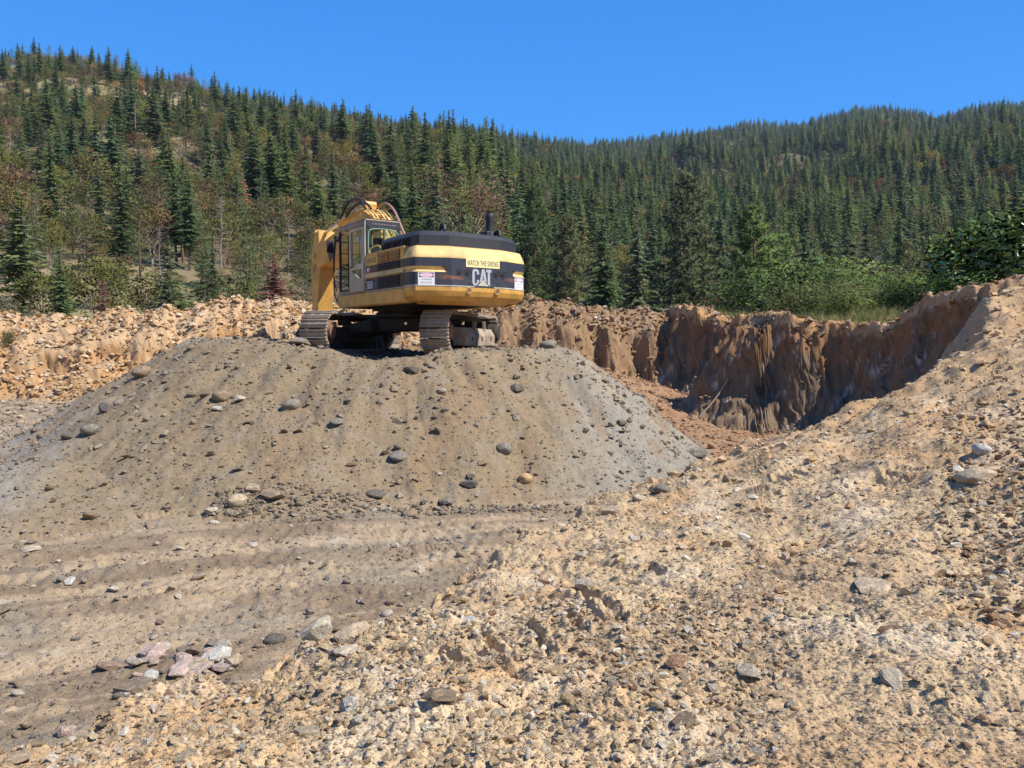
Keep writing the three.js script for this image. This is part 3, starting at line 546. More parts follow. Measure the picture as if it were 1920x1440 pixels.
  // frame between the tracks and the slewing ring
  lPart('undercarriage_frame', [box(1.7, 0.34, 1.7, 0, 0.70, 0, 0.06), ...[-1, 1].flatMap((s) => [-1, 1].map((t) => box(1.0, 0.30, 0.5, s * 1.0, 0.60, t * 0.75, 0.05, 0, s * t * 0.35, s * -0.16)))], PAINT.grime);
  lPart('cover_bolt', cyl(0.035, 0.035, 0.02, 0.22, 0.72, 0.86, 'z', 10), PAINT.chrome);
  const ring = [cyl(0.86, 0.86, 0.10, 0, 0.93, 0, 'y', 48), cyl(0.80, 0.80, 0.12, 0, 1.03, 0, 'y', 48)]; for (let i = 0; i < 44; i++) { const a = i / 44 * Math.PI * 2; ring.push(cyl(0.025, 0.025, 0.05, 0.83 * Math.cos(a), 1.0, 0.83 * Math.sin(a), 'y', 6)); }
  lPart('slewing_ring', ring, PAINT.dark);
}

// --- counterweight: the outline of its back, seen from above [x, z]
const TAIL = [[-1.52, 2.76], [-1.52, 3.06], [-1.505, 3.13], [-1.46, 3.20], [-1.40, 3.235], [-0.72, 3.50], [0.72, 3.50], [1.40, 3.235], [1.46, 3.20], [1.505, 3.13], [1.52, 3.06], [1.52, 2.76]];
function tailAt(inset, i) { // vertex moved square to the outline
  const p = TAIL[i], a = TAIL[Math.max(0, i - 1)], b = TAIL[Math.min(TAIL.length - 1, i + 1)];
  let nx = -(b[1] - a[1]), nz = b[0] - a[0]; const l = Math.hypot(nx, nz); nx /= l; nz /= l; if (i === 0 || i === TAIL.length - 1) { nx = Math.sign(p[0]); nz = 0; }
  return [p[0] - nx * inset, p[1] - nz * inset];
}
function ribbon(rows, closedTop, closedBottom, front) { // rows: [[y, inset], ...] lofted round the tail
  const pos = [], tri = (a, b, c) => pos.push(...a, ...b, ...c), P = rows.map(([y, ins]) => TAIL.map((_, i) => { const [x, z] = tailAt(ins, i); return [x, y, z]; }));
  for (let r = 0; r < rows.length - 1; r++) for (let i = 0; i < TAIL.length - 1; i++) { const a = P[r][i], b = P[r][i + 1], c = P[r + 1][i], d = P[r + 1][i + 1]; tri(a, b, c); tri(b, d, c); }
  const cap = (row, flip) => { const z0 = front ?? row[0][2]; for (let i = 0; i < row.length - 1; i++) { const a = row[i], b = row[i + 1], a2 = [a[0], a[1], z0], b2 = [b[0], b[1], z0]; flip ? (tri(a, a2, b), tri(b, a2, b2)) : (tri(a, b, a2), tri(b, b2, a2)); } };
  if (closedTop) cap(P[P.length - 1], false); if (closedBottom) cap(P[0], true);
  const g = new THREE.BufferGeometry(); g.setAttribute('position', new THREE.Float32BufferAttribute(pos, 3)); g.computeVertexNormals(); return toCreasedNormals(g, 0.35);
}
// arc length along the outline, for bands that stop part-way
const TS = [0]; for (let i = 1; i < TAIL.length; i++) TS.push(TS[i - 1] + Math.hypot(TAIL[i][0] - TAIL[i - 1][0], TAIL[i][1] - TAIL[i - 1][1]));
const TL = TS[TS.length - 1];
function tailPoint(s, inset) { let i = 1; while (i < TS.length - 1 && TS[i] < s) i++; const t = (s - TS[i - 1]) / (TS[i] - TS[i - 1]), a = tailAt(inset, i - 1), b = tailAt(inset, i); return [lerp(a[0], b[0], t), lerp(a[1], b[1], t)]; }
function band(sa0, sb0, y0, in0, sa1, sb1, y1, in1) { // between two edges: bottom runs sa0..sb0, top sa1..sb1
  const cuts = new Set([0, 1]); for (const s of TS) { if (s > sa0 && s < sb0) cuts.add((s - sa0) / (sb0 - sa0)); }
  const c = [...cuts].sort((a, b) => a - b), pos = [], uv = [];
  for (let i = 0; i < c.length - 1; i++) {
    const q = [[c[i], 0], [c[i + 1], 0], [c[i], 1], [c[i + 1], 1]].map(([t, k]) => { const s = k ? Math.min(Math.max(lerp(sa0, sb0, t), sa1), sb1) : lerp(sa0, sb0, t), [x, z] = tailPoint(s, k ? in1 : in0); return [[x, k ? y1 : y0, z], [s / TL, (( k ? y1 : y0) - 1.47) / 0.65]]; });
    for (const k of [0, 1, 2, 1, 3, 2]) { pos.push(...q[k][0]); uv.push(...q[k][1]); }
  }
  const g = new THREE.BufferGeometry(); g.setAttribute('position', new THREE.Float32BufferAttribute(pos, 3)); g.setAttribute('uv', new THREE.Float32BufferAttribute(uv, 2)); g.computeVertexNormals(); return g;
}
const counterweight = uPart('counterweight', ribbon([[1.10, 0.42], [1.17, 0.16], [1.27, 0.045], [1.38, 0.0], [1.472, 0.0], [1.476, 0.05], [2.10, 0.05], [2.104, 0.0], [2.15, 0.004], [2.33, 0.085], [2.37, 0.12], [2.39, 0.18]], true, true, 2.76), PAINT.yellow);
part('upper_band', ribbon([[2.108, -0.003], [2.15, 0.0005], [2.33, 0.0815], [2.365, 0.108]]), PAINT.yellowFaded, counterweight);
{
  const tailPaint = print(2048, 300, (c, w, h) => { // black paint with scratches, rub marks and rust where loads have struck it
    c.fillStyle = '#333742'; c.fillRect(0, 0, w, h); const r = mulberry(77);
    for (let i = 0; i < 1400; i++) { c.fillStyle = `rgba(${120 + r() * 60},${112 + r() * 50},${105 + r() * 40},${0.02 + r() * 0.05})`; const x = r() * w; c.fillRect(x, r() * h, 1 + r() * 3, 10 + r() * 90); }
    for (let i = 0; i < 240; i++) { c.strokeStyle = `rgba(190,175,160,${0.05 + r() * 0.2})`; c.lineWidth = 0.6 + r() * 1.6; const x = r() * w, y = 170 + r() * 110, l = 20 + r() * 160; c.beginPath(); c.moveTo(x, y); c.lineTo(x + l, y + (r() - 0.5) * 14); c.stroke(); }
    for (const [cx, cy] of [[560, 195], [1490, 195], [700, 205]]) for (let i = 0; i < 150; i++) { const k = 110 * (1 - r() * r()), y = cy + (r() - 0.5) * 60 * (1 - Math.abs(k) / 200), x = cx + (r() - 0.5) * 2.2 * k; c.fillStyle = `rgba(${165 + r() * 40},${85 + r() * 40},${50 + r() * 20},${0.10 + r() * 0.28})`; c.fillRect(x, y, 8 + r() * 50, 1 + r() * 4); }
    for (let i = 0; i < 420; i++) { c.fillStyle = `rgba(188,160,130,${0.05 + r() * 0.12})`; c.fillRect(r() * w, h - 4 - r() * r() * 60, 2 + r() * 30, 1 + r() * 5); }
  }, 0.5);
  const e = 0.004, o = -e, yA = 1.79, yB = 1.915;
  const SL = TS[4] + 0.62, SR = TL - (TS[4] + 0.42);       // where the yellow side mouldings end on the back
  part('black_band', [band(0, TL, 1.478, o, 0, TL, yA, o), band(0, TL, yB, o, 0, TL, 2.10, o), band(SL, SR, yA, o, SL - 0.12, SR + 0.12, yB, o)], tailPaint, counterweight, true);
  // the mouldings: a channel whose upper face leans back under the lip and whose lower face looks up
  for (const [a, b, a1, b1] of [[0, SL, 0, SL - 0.12], [SR, TL, SR + 0.12, TL]]) part('moulding', [band(a, b, yA, o, a, b, yA + 0.055, 0.042), band(a, b, yA + 0.055, 0.042, a1, b1, yB, o)], PAINT.yellowFaded, counterweight);
  part('pinstripe', band(0, TS[5] + 0.60, 1.482, o - 0.003, 0, TS[5] + 0.60, 1.502, o - 0.003), PAINT.white, counterweight); part('pinstripe', band(TS[5] + 1.12, TL, 1.482, o - 0.003, TS[5] + 1.12, TL, 1.502, o - 0.003), PAINT.white, counterweight);
  // things on the flat middle of the back (z = 3.5 + 4 mm)
  const zb = 3.5 + e;
  const sign = print(1024, 240, (c, w, h) => { c.fillStyle = '#f3e4a4'; c.fillRect(0, 0, w, h); c.fillStyle = '#5a5140'; c.textBaseline = 'alphabetic'; fitText(c, 'WATCH THE SWING', 34, 196, w - 68, 196); });
  part('warning_sign', plateUV(0.90, 0.205, 0.008).translate(0.10, 2.03, zb + 0.006), sign, counterweight, true).rotation.set(0, 0, 0);
  const bolt = (x, y, r, nm) => { const t = new THREE.TorusGeometry(r, 0.007, 6, 24).translate(x, y, zb + 0.001); part(nm, [cyl(r, r, 0.004, x, y, zb + 0.0015, 'z', 24)], PAINT.dark, counterweight); part('hole_rim', t, PAINT.hood, counterweight); part('bolt_head', cyl(0.022, 0.022, 0.03, x, y, zb + 0.012, 'z', 6), PAINT.grime, counterweight); };
  for (const x of [-0.52, -0.30, 0.47, 0.655]) bolt(x, 1.80, 0.082, 'bolt_hole');
  for (const [x, y] of [[-0.27, 1.56], [0.49, 1.56]]) part('plug_hole', cyl(0.022, 0.022, 0.004, x, y, zb + 0.0015, 'z', 12), PAINT.dark, counterweight);
  for (const x of [-0.27, 0.49]) { const y = 1.40; part('lift_hole', [cyl(0.062, 0.062, 0.004, x, y, 3.5025, 'z', 24)], PAINT.rust, counterweight); part('hole_rim', new THREE.TorusGeometry(0.066, 0.011, 6, 26).translate(x, y, 3.504), PAINT.yellow, counterweight); }
  // the maker's letters and triangle
  const S = (pts) => { const s = new THREE.Shape(); pts.forEach(([x, y], i) => (i ? s.lineTo(x, y) : s.moveTo(x, y))); return s; };
  const C = new THREE.Shape(); C.moveTo(0.0, 0.09); C.lineTo(0.0, 0.29); C.quadraticCurveTo(0.0, 0.38, 0.09, 0.38); C.quadraticCurveTo(0.18, 0.38, 0.18, 0.29); C.lineTo(0.18, 0.255); C.lineTo(0.118, 0.255); C.lineTo(0.118, 0.29); C.quadraticCurveTo(0.118, 0.325, 0.09, 0.325); C.quadraticCurveTo(0.062, 0.325, 0.062, 0.29); C.lineTo(0.062, 0.09); C.quadraticCurveTo(0.062, 0.055, 0.09, 0.055); C.quadraticCurveTo(0.118, 0.055, 0.118, 0.09); C.lineTo(0.118, 0.135); C.lineTo(0.18, 0.135); C.lineTo(0.18, 0.085); C.lineTo(0.125, 0.02); C.quadraticCurveTo(0.108, 0, 0.09, 0); C.quadraticCurveTo(0.0, 0.0, 0.0, 0.09);
  const A = S([[0.19, 0.07], [0.255, 0.38], [0.33, 0.38], [0.385, 0.085], [0.345, 0.108], [0.302, 0.17], [0.292, 0.17], [0.28, 0.165], [0.235, 0.105]]);
  const hole = new THREE.Path([[0.277, 0.175], [0.308, 0.175], [0.2925, 0.27]].map(([x, y]) => new THREE.Vector2(x, y))); A.holes.push(hole);
  const T = S([[0.37, 0.38], [0.51, 0.38], [0.51, 0.315], [0.473, 0.315], [0.473, 0.0], [0.41, 0.055], [0.41, 0.315], [0.37, 0.315]]);
  const tri = S([[0.145, 0.0], [0.292, 0.15], [0.44, 0.0]]);
  const ex = { depth: 0.008, bevelEnabled: false };
  const word = (s, nm, mat) => part(nm, new THREE.ExtrudeGeometry(s, ex).translate(-0.185, 1.515, zb + 0.001), mat, counterweight);
  const silver = std([0.60, 0.63, 0.70], 0.5, { map: wearMap });
  word(C, 'logo_letter', silver); word(A, 'logo_letter', silver); word(T, 'logo_letter', silver); word(tri, 'logo_triangle', std([0.66, 0.64, 0.52], 0.6, { map: wearMap }));
  // faded danger notices on both corners
  const danger = print(320, 400, (c, w, h) => {
    c.fillStyle = '#e9e6ea'; c.fillRect(0, 0, w, h); c.fillStyle = '#3a2f38'; c.fillRect(18, 16, w - 36, 138); c.fillStyle = '#e7aebd'; c.beginPath(); c.ellipse(w / 2, 85, 134, 62, 0, 0, 7); c.fill(); c.strokeStyle = '#f5eef2'; c.lineWidth = 5; c.stroke();
    c.fillStyle = '#faf4f6'; fitText(c, 'DANGER', 52, 112, 216, 76); c.fillStyle = '#7e7f80'; fitText(c, 'CLIMBING', 50, 242, 220, 66); fitText(c, 'MACHINERY', 44, 340, 232, 66);
  });
  const face = (s, w, h, y, mat, nm) => { const [x0, z0] = tailPoint(s - w / 2, o - 0.003), [x1, z1] = tailPoint(s + w / 2, o - 0.003), m = part(nm, new THREE.BoxGeometry(w, h, 0.003), mat, counterweight, true); m.position.set((x0 + x1) / 2, y, (z0 + z1) / 2); m.rotation.y = Math.atan2(-(z1 - z0), x1 - x0); return m; };
  face(TS[4] + 0.17, 0.37, 0.285, 1.635, danger, 'danger_label'); face(TL - TS[4] - 0.17, 0.37, 0.285, 1.635, danger, 'danger_label');
}

// --- revolving frame, side panels and engine housing
uPart('revolving_frame', [prism([[-1.22, 1.34], [-1.2, 1.47], [2.74, 1.47], [2.74, 1.13], [-0.92, 1.13], [-1.16, 1.2]], -1.53, -1.26, 0.03), prism([[-1.22, 1.34], [-1.2, 1.47], [2.74, 1.47], [2.74, 1.13], [-0.92, 1.13], [-1.16, 1.2]], 1.26, 1.53, 0.03)], PAINT.yellow);
uPart('belly_plate', [box(2.5, 0.2, 3.9, 0, 1.24, 0.78, 0.03), cyl(0.95, 0.95, 0.10, 0, 1.12, 0, 'y', 40)], PAINT.grime);
uPart('engine_deck', [box(2.5, 0.9, 2.06, 0.0, 1.925, 1.70, 0.03)], PAINT.yellow);
uPart('fuel_tank', [box(0.98, 0.98, 1.7, 1.0, 1.96, -0.22, 0.05), box(0.8, 0.25, 0.8, 1.02, 2.5, 0.1, 0.04)], PAINT.yellow);
for (const side of [-1, 1]) {
  const x0 = side * 1.51, panel = uPart('side_panel', [box(0.26, 0.93, 2.08, side * 1.38, 1.938, 1.70, 0.02)], PAINT.yellow);
  const skin = (y0, y1, z0, z1, t, mat, nm) => part(nm, box(t, y1 - y0, z1 - z0, x0 + side * (t / 2 + 0.0005), (y0 + y1) / 2, (z0 + z1) / 2, 0.002), mat, panel);
  skin(1.49, 1.795, 0.67, 2.735, 0.006, PAINT.black, 'black_band'); skin(1.92, 2.10, 0.67, 2.735, 0.006, PAINT.black, 'black_band');
  skin(1.475, 1.488, 0.72, 2.735, 0.007, PAINT.white, 'pinstripe');
  { const sh = new THREE.Shape([[0, 0], [0.036, 0.012], [0.036, 0.02], [0.008, 0.115], [0, 0.115]].map(([a, b]) => new THREE.Vector2(x0 + side * a, 1.8 + b))); part('moulding', new THREE.ExtrudeGeometry(sh, { depth: 2.06, bevelEnabled: false }).translate(0, 0, 0.675), PAINT.yellowFaded, panel); }
  for (const [zc, w] of [[1.71, 0.50], [2.28, 0.50]]) for (const [y0, n, mat, nm] of [[2.135, 5, PAINT.yellow, 'louvre'], [1.935, 4, PAINT.black, 'louvre'], [1.515, 6, PAINT.black, 'louvre']]) {
    const st = 0.041, H = n * st; part('louvre_recess', box(0.004, H + 0.015, w + 0.01, x0 + side * 0.009, y0 + H / 2, zc, 0), PAINT.dark, panel);
    const sl = []; for (let i = 0; i < n; i++) sl.push(box(0.030, 0.006, w, x0 + side * 0.016, y0 + (i + 0.5) * st, zc, 0, 0, 0, side * 0.7)); part(nm, sl, mat, panel);
  }
  for (const z of [1.38, 1.42, 2.0, 2.56]) part('door_seam', box(0.004, 0.9, 0.008, x0 + side * 0.0095, 1.94, z, 0), PAINT.dark, panel);
  if (side < 0) {
    const txt = (s, w, h, y, z, fg, bg, px) => { const m = part('model_lettering', new THREE.BoxGeometry(w, h, 0.002), print(512, Math.round(512 * h / w), (c, W, H) => { c.fillStyle = bg; c.fillRect(0, 0, W, H); c.fillStyle = fg; c.textBaseline = 'middle'; fitText(c, s, 8, H * 0.54, W - 16, H * px); }), panel, true); m.rotation.y = -Math.PI / 2; m.position.set(x0 - 0.0085, y, z); return m; };
    txt('365B', 0.36, 0.24, 1.64, 0.90, '#cfd2dc', '#24262d', 1.05); txt('L ME', 0.22, 0.20, 1.63, 1.22, '#6d7880', '#24262d', 0.9);
    txt('PVS 02', 0.50, 0.15, 2.22, 1.02, '#4d4022', '#c9a25c', 0.95).position.x = x0 - 0.0025;
    const m = part('warning_decal', new THREE.BoxGeometry(0.16, 0.13, 0.002), print(128, 104, (c, w, h) => { c.fillStyle = '#d9a8b8'; c.fillRect(0, 0, w, h); c.fillStyle = '#b5425a'; c.fillRect(6, 70, w - 12, 28); c.fillStyle = '#f1e6ea'; c.fillRect(10, 10, 46, 52); }), panel, true); m.rotation.y = -Math.PI / 2; m.position.set(x0 - 0.0085, 1.99, 0.83);
  }
}
const hood = uPart('engine_hood', (() => { // black housing, set in from the tail with bevelled shoulders
  const out = [[-1.38, 1.26], [-1.38, 3.0], [-1.31, 3.10], [-0.68, 3.33], [0.68, 3.33], [1.31, 3.10], [1.38, 3.0], [1.38, 1.26]], ring = (y, k) => out.map(([x, z]) => [x * (1 - k / 1.38), y, z > 2 ? z - k : z + (y > 2.5 ? k * 0.6 : 0)]);
  const rows = [ring(2.38, 0), ring(2.62, 0.01), ring(2.73, 0.13), ring(2.755, 0.3)], pos = [], n = out.length, tri = (a, b, c) => pos.push(...a, ...b, ...c);
  for (let r = 0; r < rows.length - 1; r++) for (let i = 0; i < n; i++) { const j = (i + 1) % n, a = rows[r][i], b = rows[r][j], c = rows[r + 1][i], d = rows[r + 1][j]; tri(a, b, c); tri(b, d, c); }
  const top = rows[3]; for (let i = 1; i < n - 1; i++) tri(top[0], top[i], top[i + 1]);
  const g = new THREE.BufferGeometry(); g.setAttribute('position', new THREE.Float32BufferAttribute(pos, 3)); g.computeVertexNormals(); return toCreasedNormals(g, 0.3);
})(), PAINT.hood);
for (const zc of [1.62, 2.12, 2.60]) { const sl = []; for (let i = 0; i < 5; i++) sl.push(box(0.03, 0.006, 0.40, -1.39, 2.43 + i * 0.035, zc, 0, 0, 0, -0.7)); part('hood_louvre', sl, PAINT.black, hood); }
part('hood_seam', [box(0.006, 0.36, 0.014, -1.385, 2.52, 1.36, 0)], PAINT.dark, hood);
const lifting = (x, z, s) => uPart('lifting_eye', [prism([[-0.09, 0], [0.09, 0], [0.11, 0.16], [0.08, 0.26], [0, 0.30], [-0.08, 0.26], [-0.11, 0.16]].map(([a, b]) => [a * s + z, 2.70 + b * s]), x - 0.035, x + 0.035, 0.008, [[z, 2.70 + 0.17 * s, 0.045 * s]])], PAINT.dark);
lifting(-0.27, 2.31, 1.25); lifting(1.26, 2.36, 1.1);
{
  const stack = new THREE.LatheGeometry([[0.16, 0], [0.16, 0.2], [0.13, 0.34], [0.105, 0.40], [0.105, 0.62], [0.115, 0.72], [0.10, 0.80], [0.05, 0.84]].map(([r, y]) => new THREE.Vector2(r, y)), 20).translate(1.16, 2.62, 2.16);
  const ex = uPart('exhaust_stack', [stack, box(0.30, 0.30, 0.30, 1.14, 2.84, 2.12, 0.03)], PAINT.dark); part('rain_cap', cyl(0.085, 0.085, 0.012, 1.16, 3.47, 2.15, 'y', 18), PAINT.rubber, ex);
}
uPart('handrail', [tube([[-1.42, 2.38, 0.70], [-1.42, 2.52, 0.74], [-1.42, 2.56, 0.86], [-1.42, 2.56, 1.22], [-1.42, 2.52, 1.32], [-1.42, 2.39, 1.36]], 0.018, 30, 8), tube([[-0.6, 2.38, 0.75], [-0.6, 2.56, 0.8], [-0.6, 2.56, 1.2], [-0.6, 2.39, 1.25]], 0.018, 20, 8)], PAINT.yellowFaded);

// --- cab
{
  const xl = -1.5, xr = -0.52, zf = -1.12, zr = 0.62, y0 = 1.47, y1 = 3.28, cabW = xr - xl, cx = (xl + xr) / 2, cz = (zf + zr) / 2;
  const cab = uPart('cab', [
    box(cabW, 0.10, zr - zf, cx, y0 + 0.05, cz, 0.02),                                   // floor
    prism([[zf + 0.10, y1], [zr - 0.02, y1 + 0.02], [zr, y1 - 0.04], [zf + 0.02, y1 - 0.10]], xl + 0.01, xr - 0.01, 0.02),   // roof
    box(0.09, y1 - y0 - 0.1, 0.09, xl + 0.05, (y0 + y1) / 2, zr - 0.045, 0.02), box(0.09, y1 - y0 - 0.1, 0.09, xr - 0.05, (y0 + y1) / 2, zr - 0.045, 0.02),
    box(0.06, y1 - y0 - 0.14, 0.08, xr - 0.04, (y0 + y1) / 2 - 0.02, zf + 0.05, 0.02), box(0.06, y1 - y0 - 0.1, 0.07, xr - 0.03, (y0 + y1) / 2, -0.3, 0.015),
    box(0.05, 0.75, zr - zf - 0.1, xr - 0.03, y0 + 0.42, cz, 0.01), box(cabW, 0.72, 0.05, cx, y0 + 0.4, zr - 0.03, 0.01),
  ], PAINT.cabGrey);
  part('roof_panel', prism([[zf + 0.12, y1 + 0.006], [zr - 0.03, y1 + 0.028], [zr - 0.0, y1 + 0.022], [zf + 0.1, y1]], xl + 0.02, xr - 0.02, 0.003), PAINT.yellowFaded, cab);
  part('front_pillar', [box(0.06, y1 - y0 - 0.12, 0.07, xl + 0.04, (y0 + y1) / 2 - 0.02, zf + 0.04, 0.02), box(0.05, 0.08, 0.6, xl + 0.03, y0 + 0.11, zf + 0.4, 0.01)], PAINT.dark, cab);
  part('side_rail', box(0.05, 0.11, zr - zf - 0.1, xl + 0.01, y1 - 0.10, cz, 0.015), PAINT.cabGrey, cab);
  part('corner_trim', box(0.02, y1 - y0 - 0.3, 0.02, xl - 0.004, (y0 + y1) / 2 + 0.1, zr + 0.004, 0.005), PAINT.white, cab);
  part('rear_header', [box(cabW - 0.06, 0.20, 0.03, cx, y1 - 0.125, zr + 0.006, 0.006), box(0.07, 0.85, 0.03, xr - 0.06, 2.70, zr + 0.006, 0.006), box(0.07, 0.85, 0.03, xl + 0.06, 2.70, zr + 0.006, 0.006)], PAINT.hood, cab);
  part('rear_lettering', new THREE.BoxGeometry(0.68, 0.07, 0.002).translate(cx + 0.02, y1 - 0.11, zr + 0.023), print(512, 56, (c, w, h) => { c.fillStyle = '#34343b'; c.fillRect(0, 0, w, h); c.fillStyle = '#7d7a84'; c.textBaseline = 'middle'; fitText(c, 'CATERPILLAR', 6, h * 0.55, w - 12, 40); }), cab, true);
  part('window_trim', tube([[xl + 0.1, 2.1, zr + 0.012], [xl + 0.1, 2.98, zr + 0.012], [xl + 0.16, 3.03, zr + 0.012], [xr - 0.18, 3.03, zr + 0.012], [xr - 0.10, 2.96, zr + 0.012], [xr - 0.10, 2.1, zr + 0.012]], 0.014, 50, 6), PAINT.greenTrim, cab);
  const pane = (nm, w, h, x, y, z, ry) => { const m = part(nm, new THREE.PlaneGeometry(w, h), PAINT.glass, cab); m.position.set(x, y, z); m.rotation.y = ry; return m; };
  pane('rear_window', cabW - 0.18, 0.95, cx, 2.57, zr - 0.01, 0); pane('front_window', cabW - 0.12, 1.5, cx, 2.35, zf + 0.05, 0);
  pane('right_window', 0.78, 1.2, xr - 0.03, 2.55, 0.12, Math.PI / 2); pane('right_window', 0.66, 1.2, xr - 0.03, 2.55, -0.68, Math.PI / 2);
  // door in the rear half of the side, hung on the corner pillar
  const dz0 = -0.31, dz1 = 0.585, dx = xl - 0.012;
  const frame = new THREE.Shape([[dz0, 1.52], [dz1, 1.52], [dz1, 3.10], [dz0, 3.10]].map(([a, b]) => new THREE.Vector2(a, b)));
  const hole = (pts) => frame.holes.push(new THREE.Path(pts.map(([a, b]) => new THREE.Vector2(a, b))));
  hole([[dz0 + 0.10, 2.19], [dz0 + 0.10, 3.03], [dz1 - 0.09, 3.03], [dz1 - 0.09, 2.19]]); hole([[dz0 + 0.15, 2.06], [dz1 - 0.13, 2.06], [dz1 - 0.13, 1.80], [dz0 + 0.52, 1.86], [dz0 + 0.20, 2.0]]);
  const door = part('door', new THREE.ExtrudeGeometry(frame, { depth: 0.045, bevelEnabled: true, bevelSize: 0.006, bevelThickness: 0.006, bevelSegments: 1 }).rotateY(-Math.PI / 2).translate(dx + 0.03, 0, 0), PAINT.cream, cab);
  const dp = (nm, w, h, y, z) => { const m = part(nm, new THREE.PlaneGeometry(w, h), PAINT.glass, cab); m.position.set(dx + 0.008, y, z); m.rotation.y = Math.PI / 2; };
  dp('door_window', dz1 - dz0 - 0.18, 0.86, 2.61, (dz0 + dz1) / 2); dp('door_window', dz1 - dz0 - 0.26, 0.28, 1.93, (dz0 + dz1) / 2 + 0.03);
  part('door_ribs', Array.from({ length: 7 }, (_, i) => box(0.006, 0.22 + i * 0.0, 0.012, dx - 0.02, 1.66, dz0 + 0.14 + i * 0.10, 0)), PAINT.cream, cab);
  part('door_handle', [box(0.03, 0.10, 0.05, dx - 0.035, 2.16, dz1 - 0.03, 0.008), box(0.03, 0.22, 0.035, dx - 0.045, 2.02, dz1 + 0.0, 0.01, 0.25)], PAINT.white, cab);
  part('grab_rail', [bar([dx - 0.05, 2.10, dz0 - 0.5], [dx - 0.05, 2.16, dz0 + 0.35], 0.014), tube([[xl - 0.05, 1.6, zf - 0.03], [xl - 0.10, 1.9, zf - 0.05], [xl - 0.10, 2.7, zf - 0.05], [xl - 0.05, 3.0, zf - 0.02]], 0.014, 24, 6)], PAINT.dark, cab);
  part('front_guard', [...[2.0, 2.3, 2.6, 2.9].map((y) => bar([xl + 0.08, y, zf - 0.03], [xr - 0.05, y, zf - 0.03], 0.012)), ...[0.3, 0.62].map((k) => bar([lerp(xl, xr, k), 1.7, zf - 0.03], [lerp(xl, xr, k), 3.1, zf - 0.03], 0.014))], PAINT.dark, cab);
  part('driver_seat', [box(0.50, 0.14, 0.52, cx - 0.02, 2.02, 0.0, 0.04), box(0.48, 0.62, 0.14, cx - 0.02, 2.38, 0.26, 0.05, 0.12), box(0.26, 0.18, 0.10, cx - 0.02, 2.78, 0.33, 0.04), box(0.4, 0.45, 0.4, cx - 0.02, 1.74, 0.02, 0.03)], PAINT.seat, cab);
  part('control_console', [box(0.18, 0.42, 0.55, cx + 0.36, 1.85, -0.12, 0.03), box(0.16, 0.34, 0.45, cx - 0.36, 1.80, -0.2, 0.03), bar([cx - 0.34, 1.95, -0.38], [cx - 0.34, 2.22, -0.42], 0.018), bar([cx + 0.34, 2.0, -0.34], [cx + 0.34, 2.26, -0.38], 0.018)], PAINT.seat, cab);
  const cur = new THREE.PlaneGeometry(0.36, 0.86, 18, 1); { const p = cur.attributes.position; for (let i = 0; i < p.count; i++) p.setZ(i, 0.02 * Math.sin(p.getX(i) * 75)); cur.computeVertexNormals(); }
  const c1 = part('curtain', cur, PAINT.curtain, cab); c1.position.set(xl + 0.09, 2.62, 0.32); c1.rotation.y = Math.PI / 2;
  const mirror = uPart('mirror', [box(0.20, 0.32, 0.04, xl - 0.14, 2.78, zf - 0.22, 0.012, 0, 0.2), bar([xl + 0.02, 2.95, zf], [xl - 0.14, 2.78, zf - 0.2], 0.012)], PAINT.dark);
  uPart('work_lamp', [box(0.17, 0.17, 0.10, xl + 0.1, 3.02, zf - 0.30, 0.015), bar([xl + 0.1, 3.0, zf - 0.3], [xl + 0.1, 3.1, zf + 0.1], 0.014)], PAINT.dark);
  uPart('rail_post', [tube([[xl - 0.05, 1.3, zf + 0.0], [xl - 0.06, 1.6, zf - 0.16], [xl - 0.04, 2.4, zf - 0.18], [xl - 0.02, 3.05, zf - 0.1]], 0.016, 30, 6)], PAINT.dark);
}

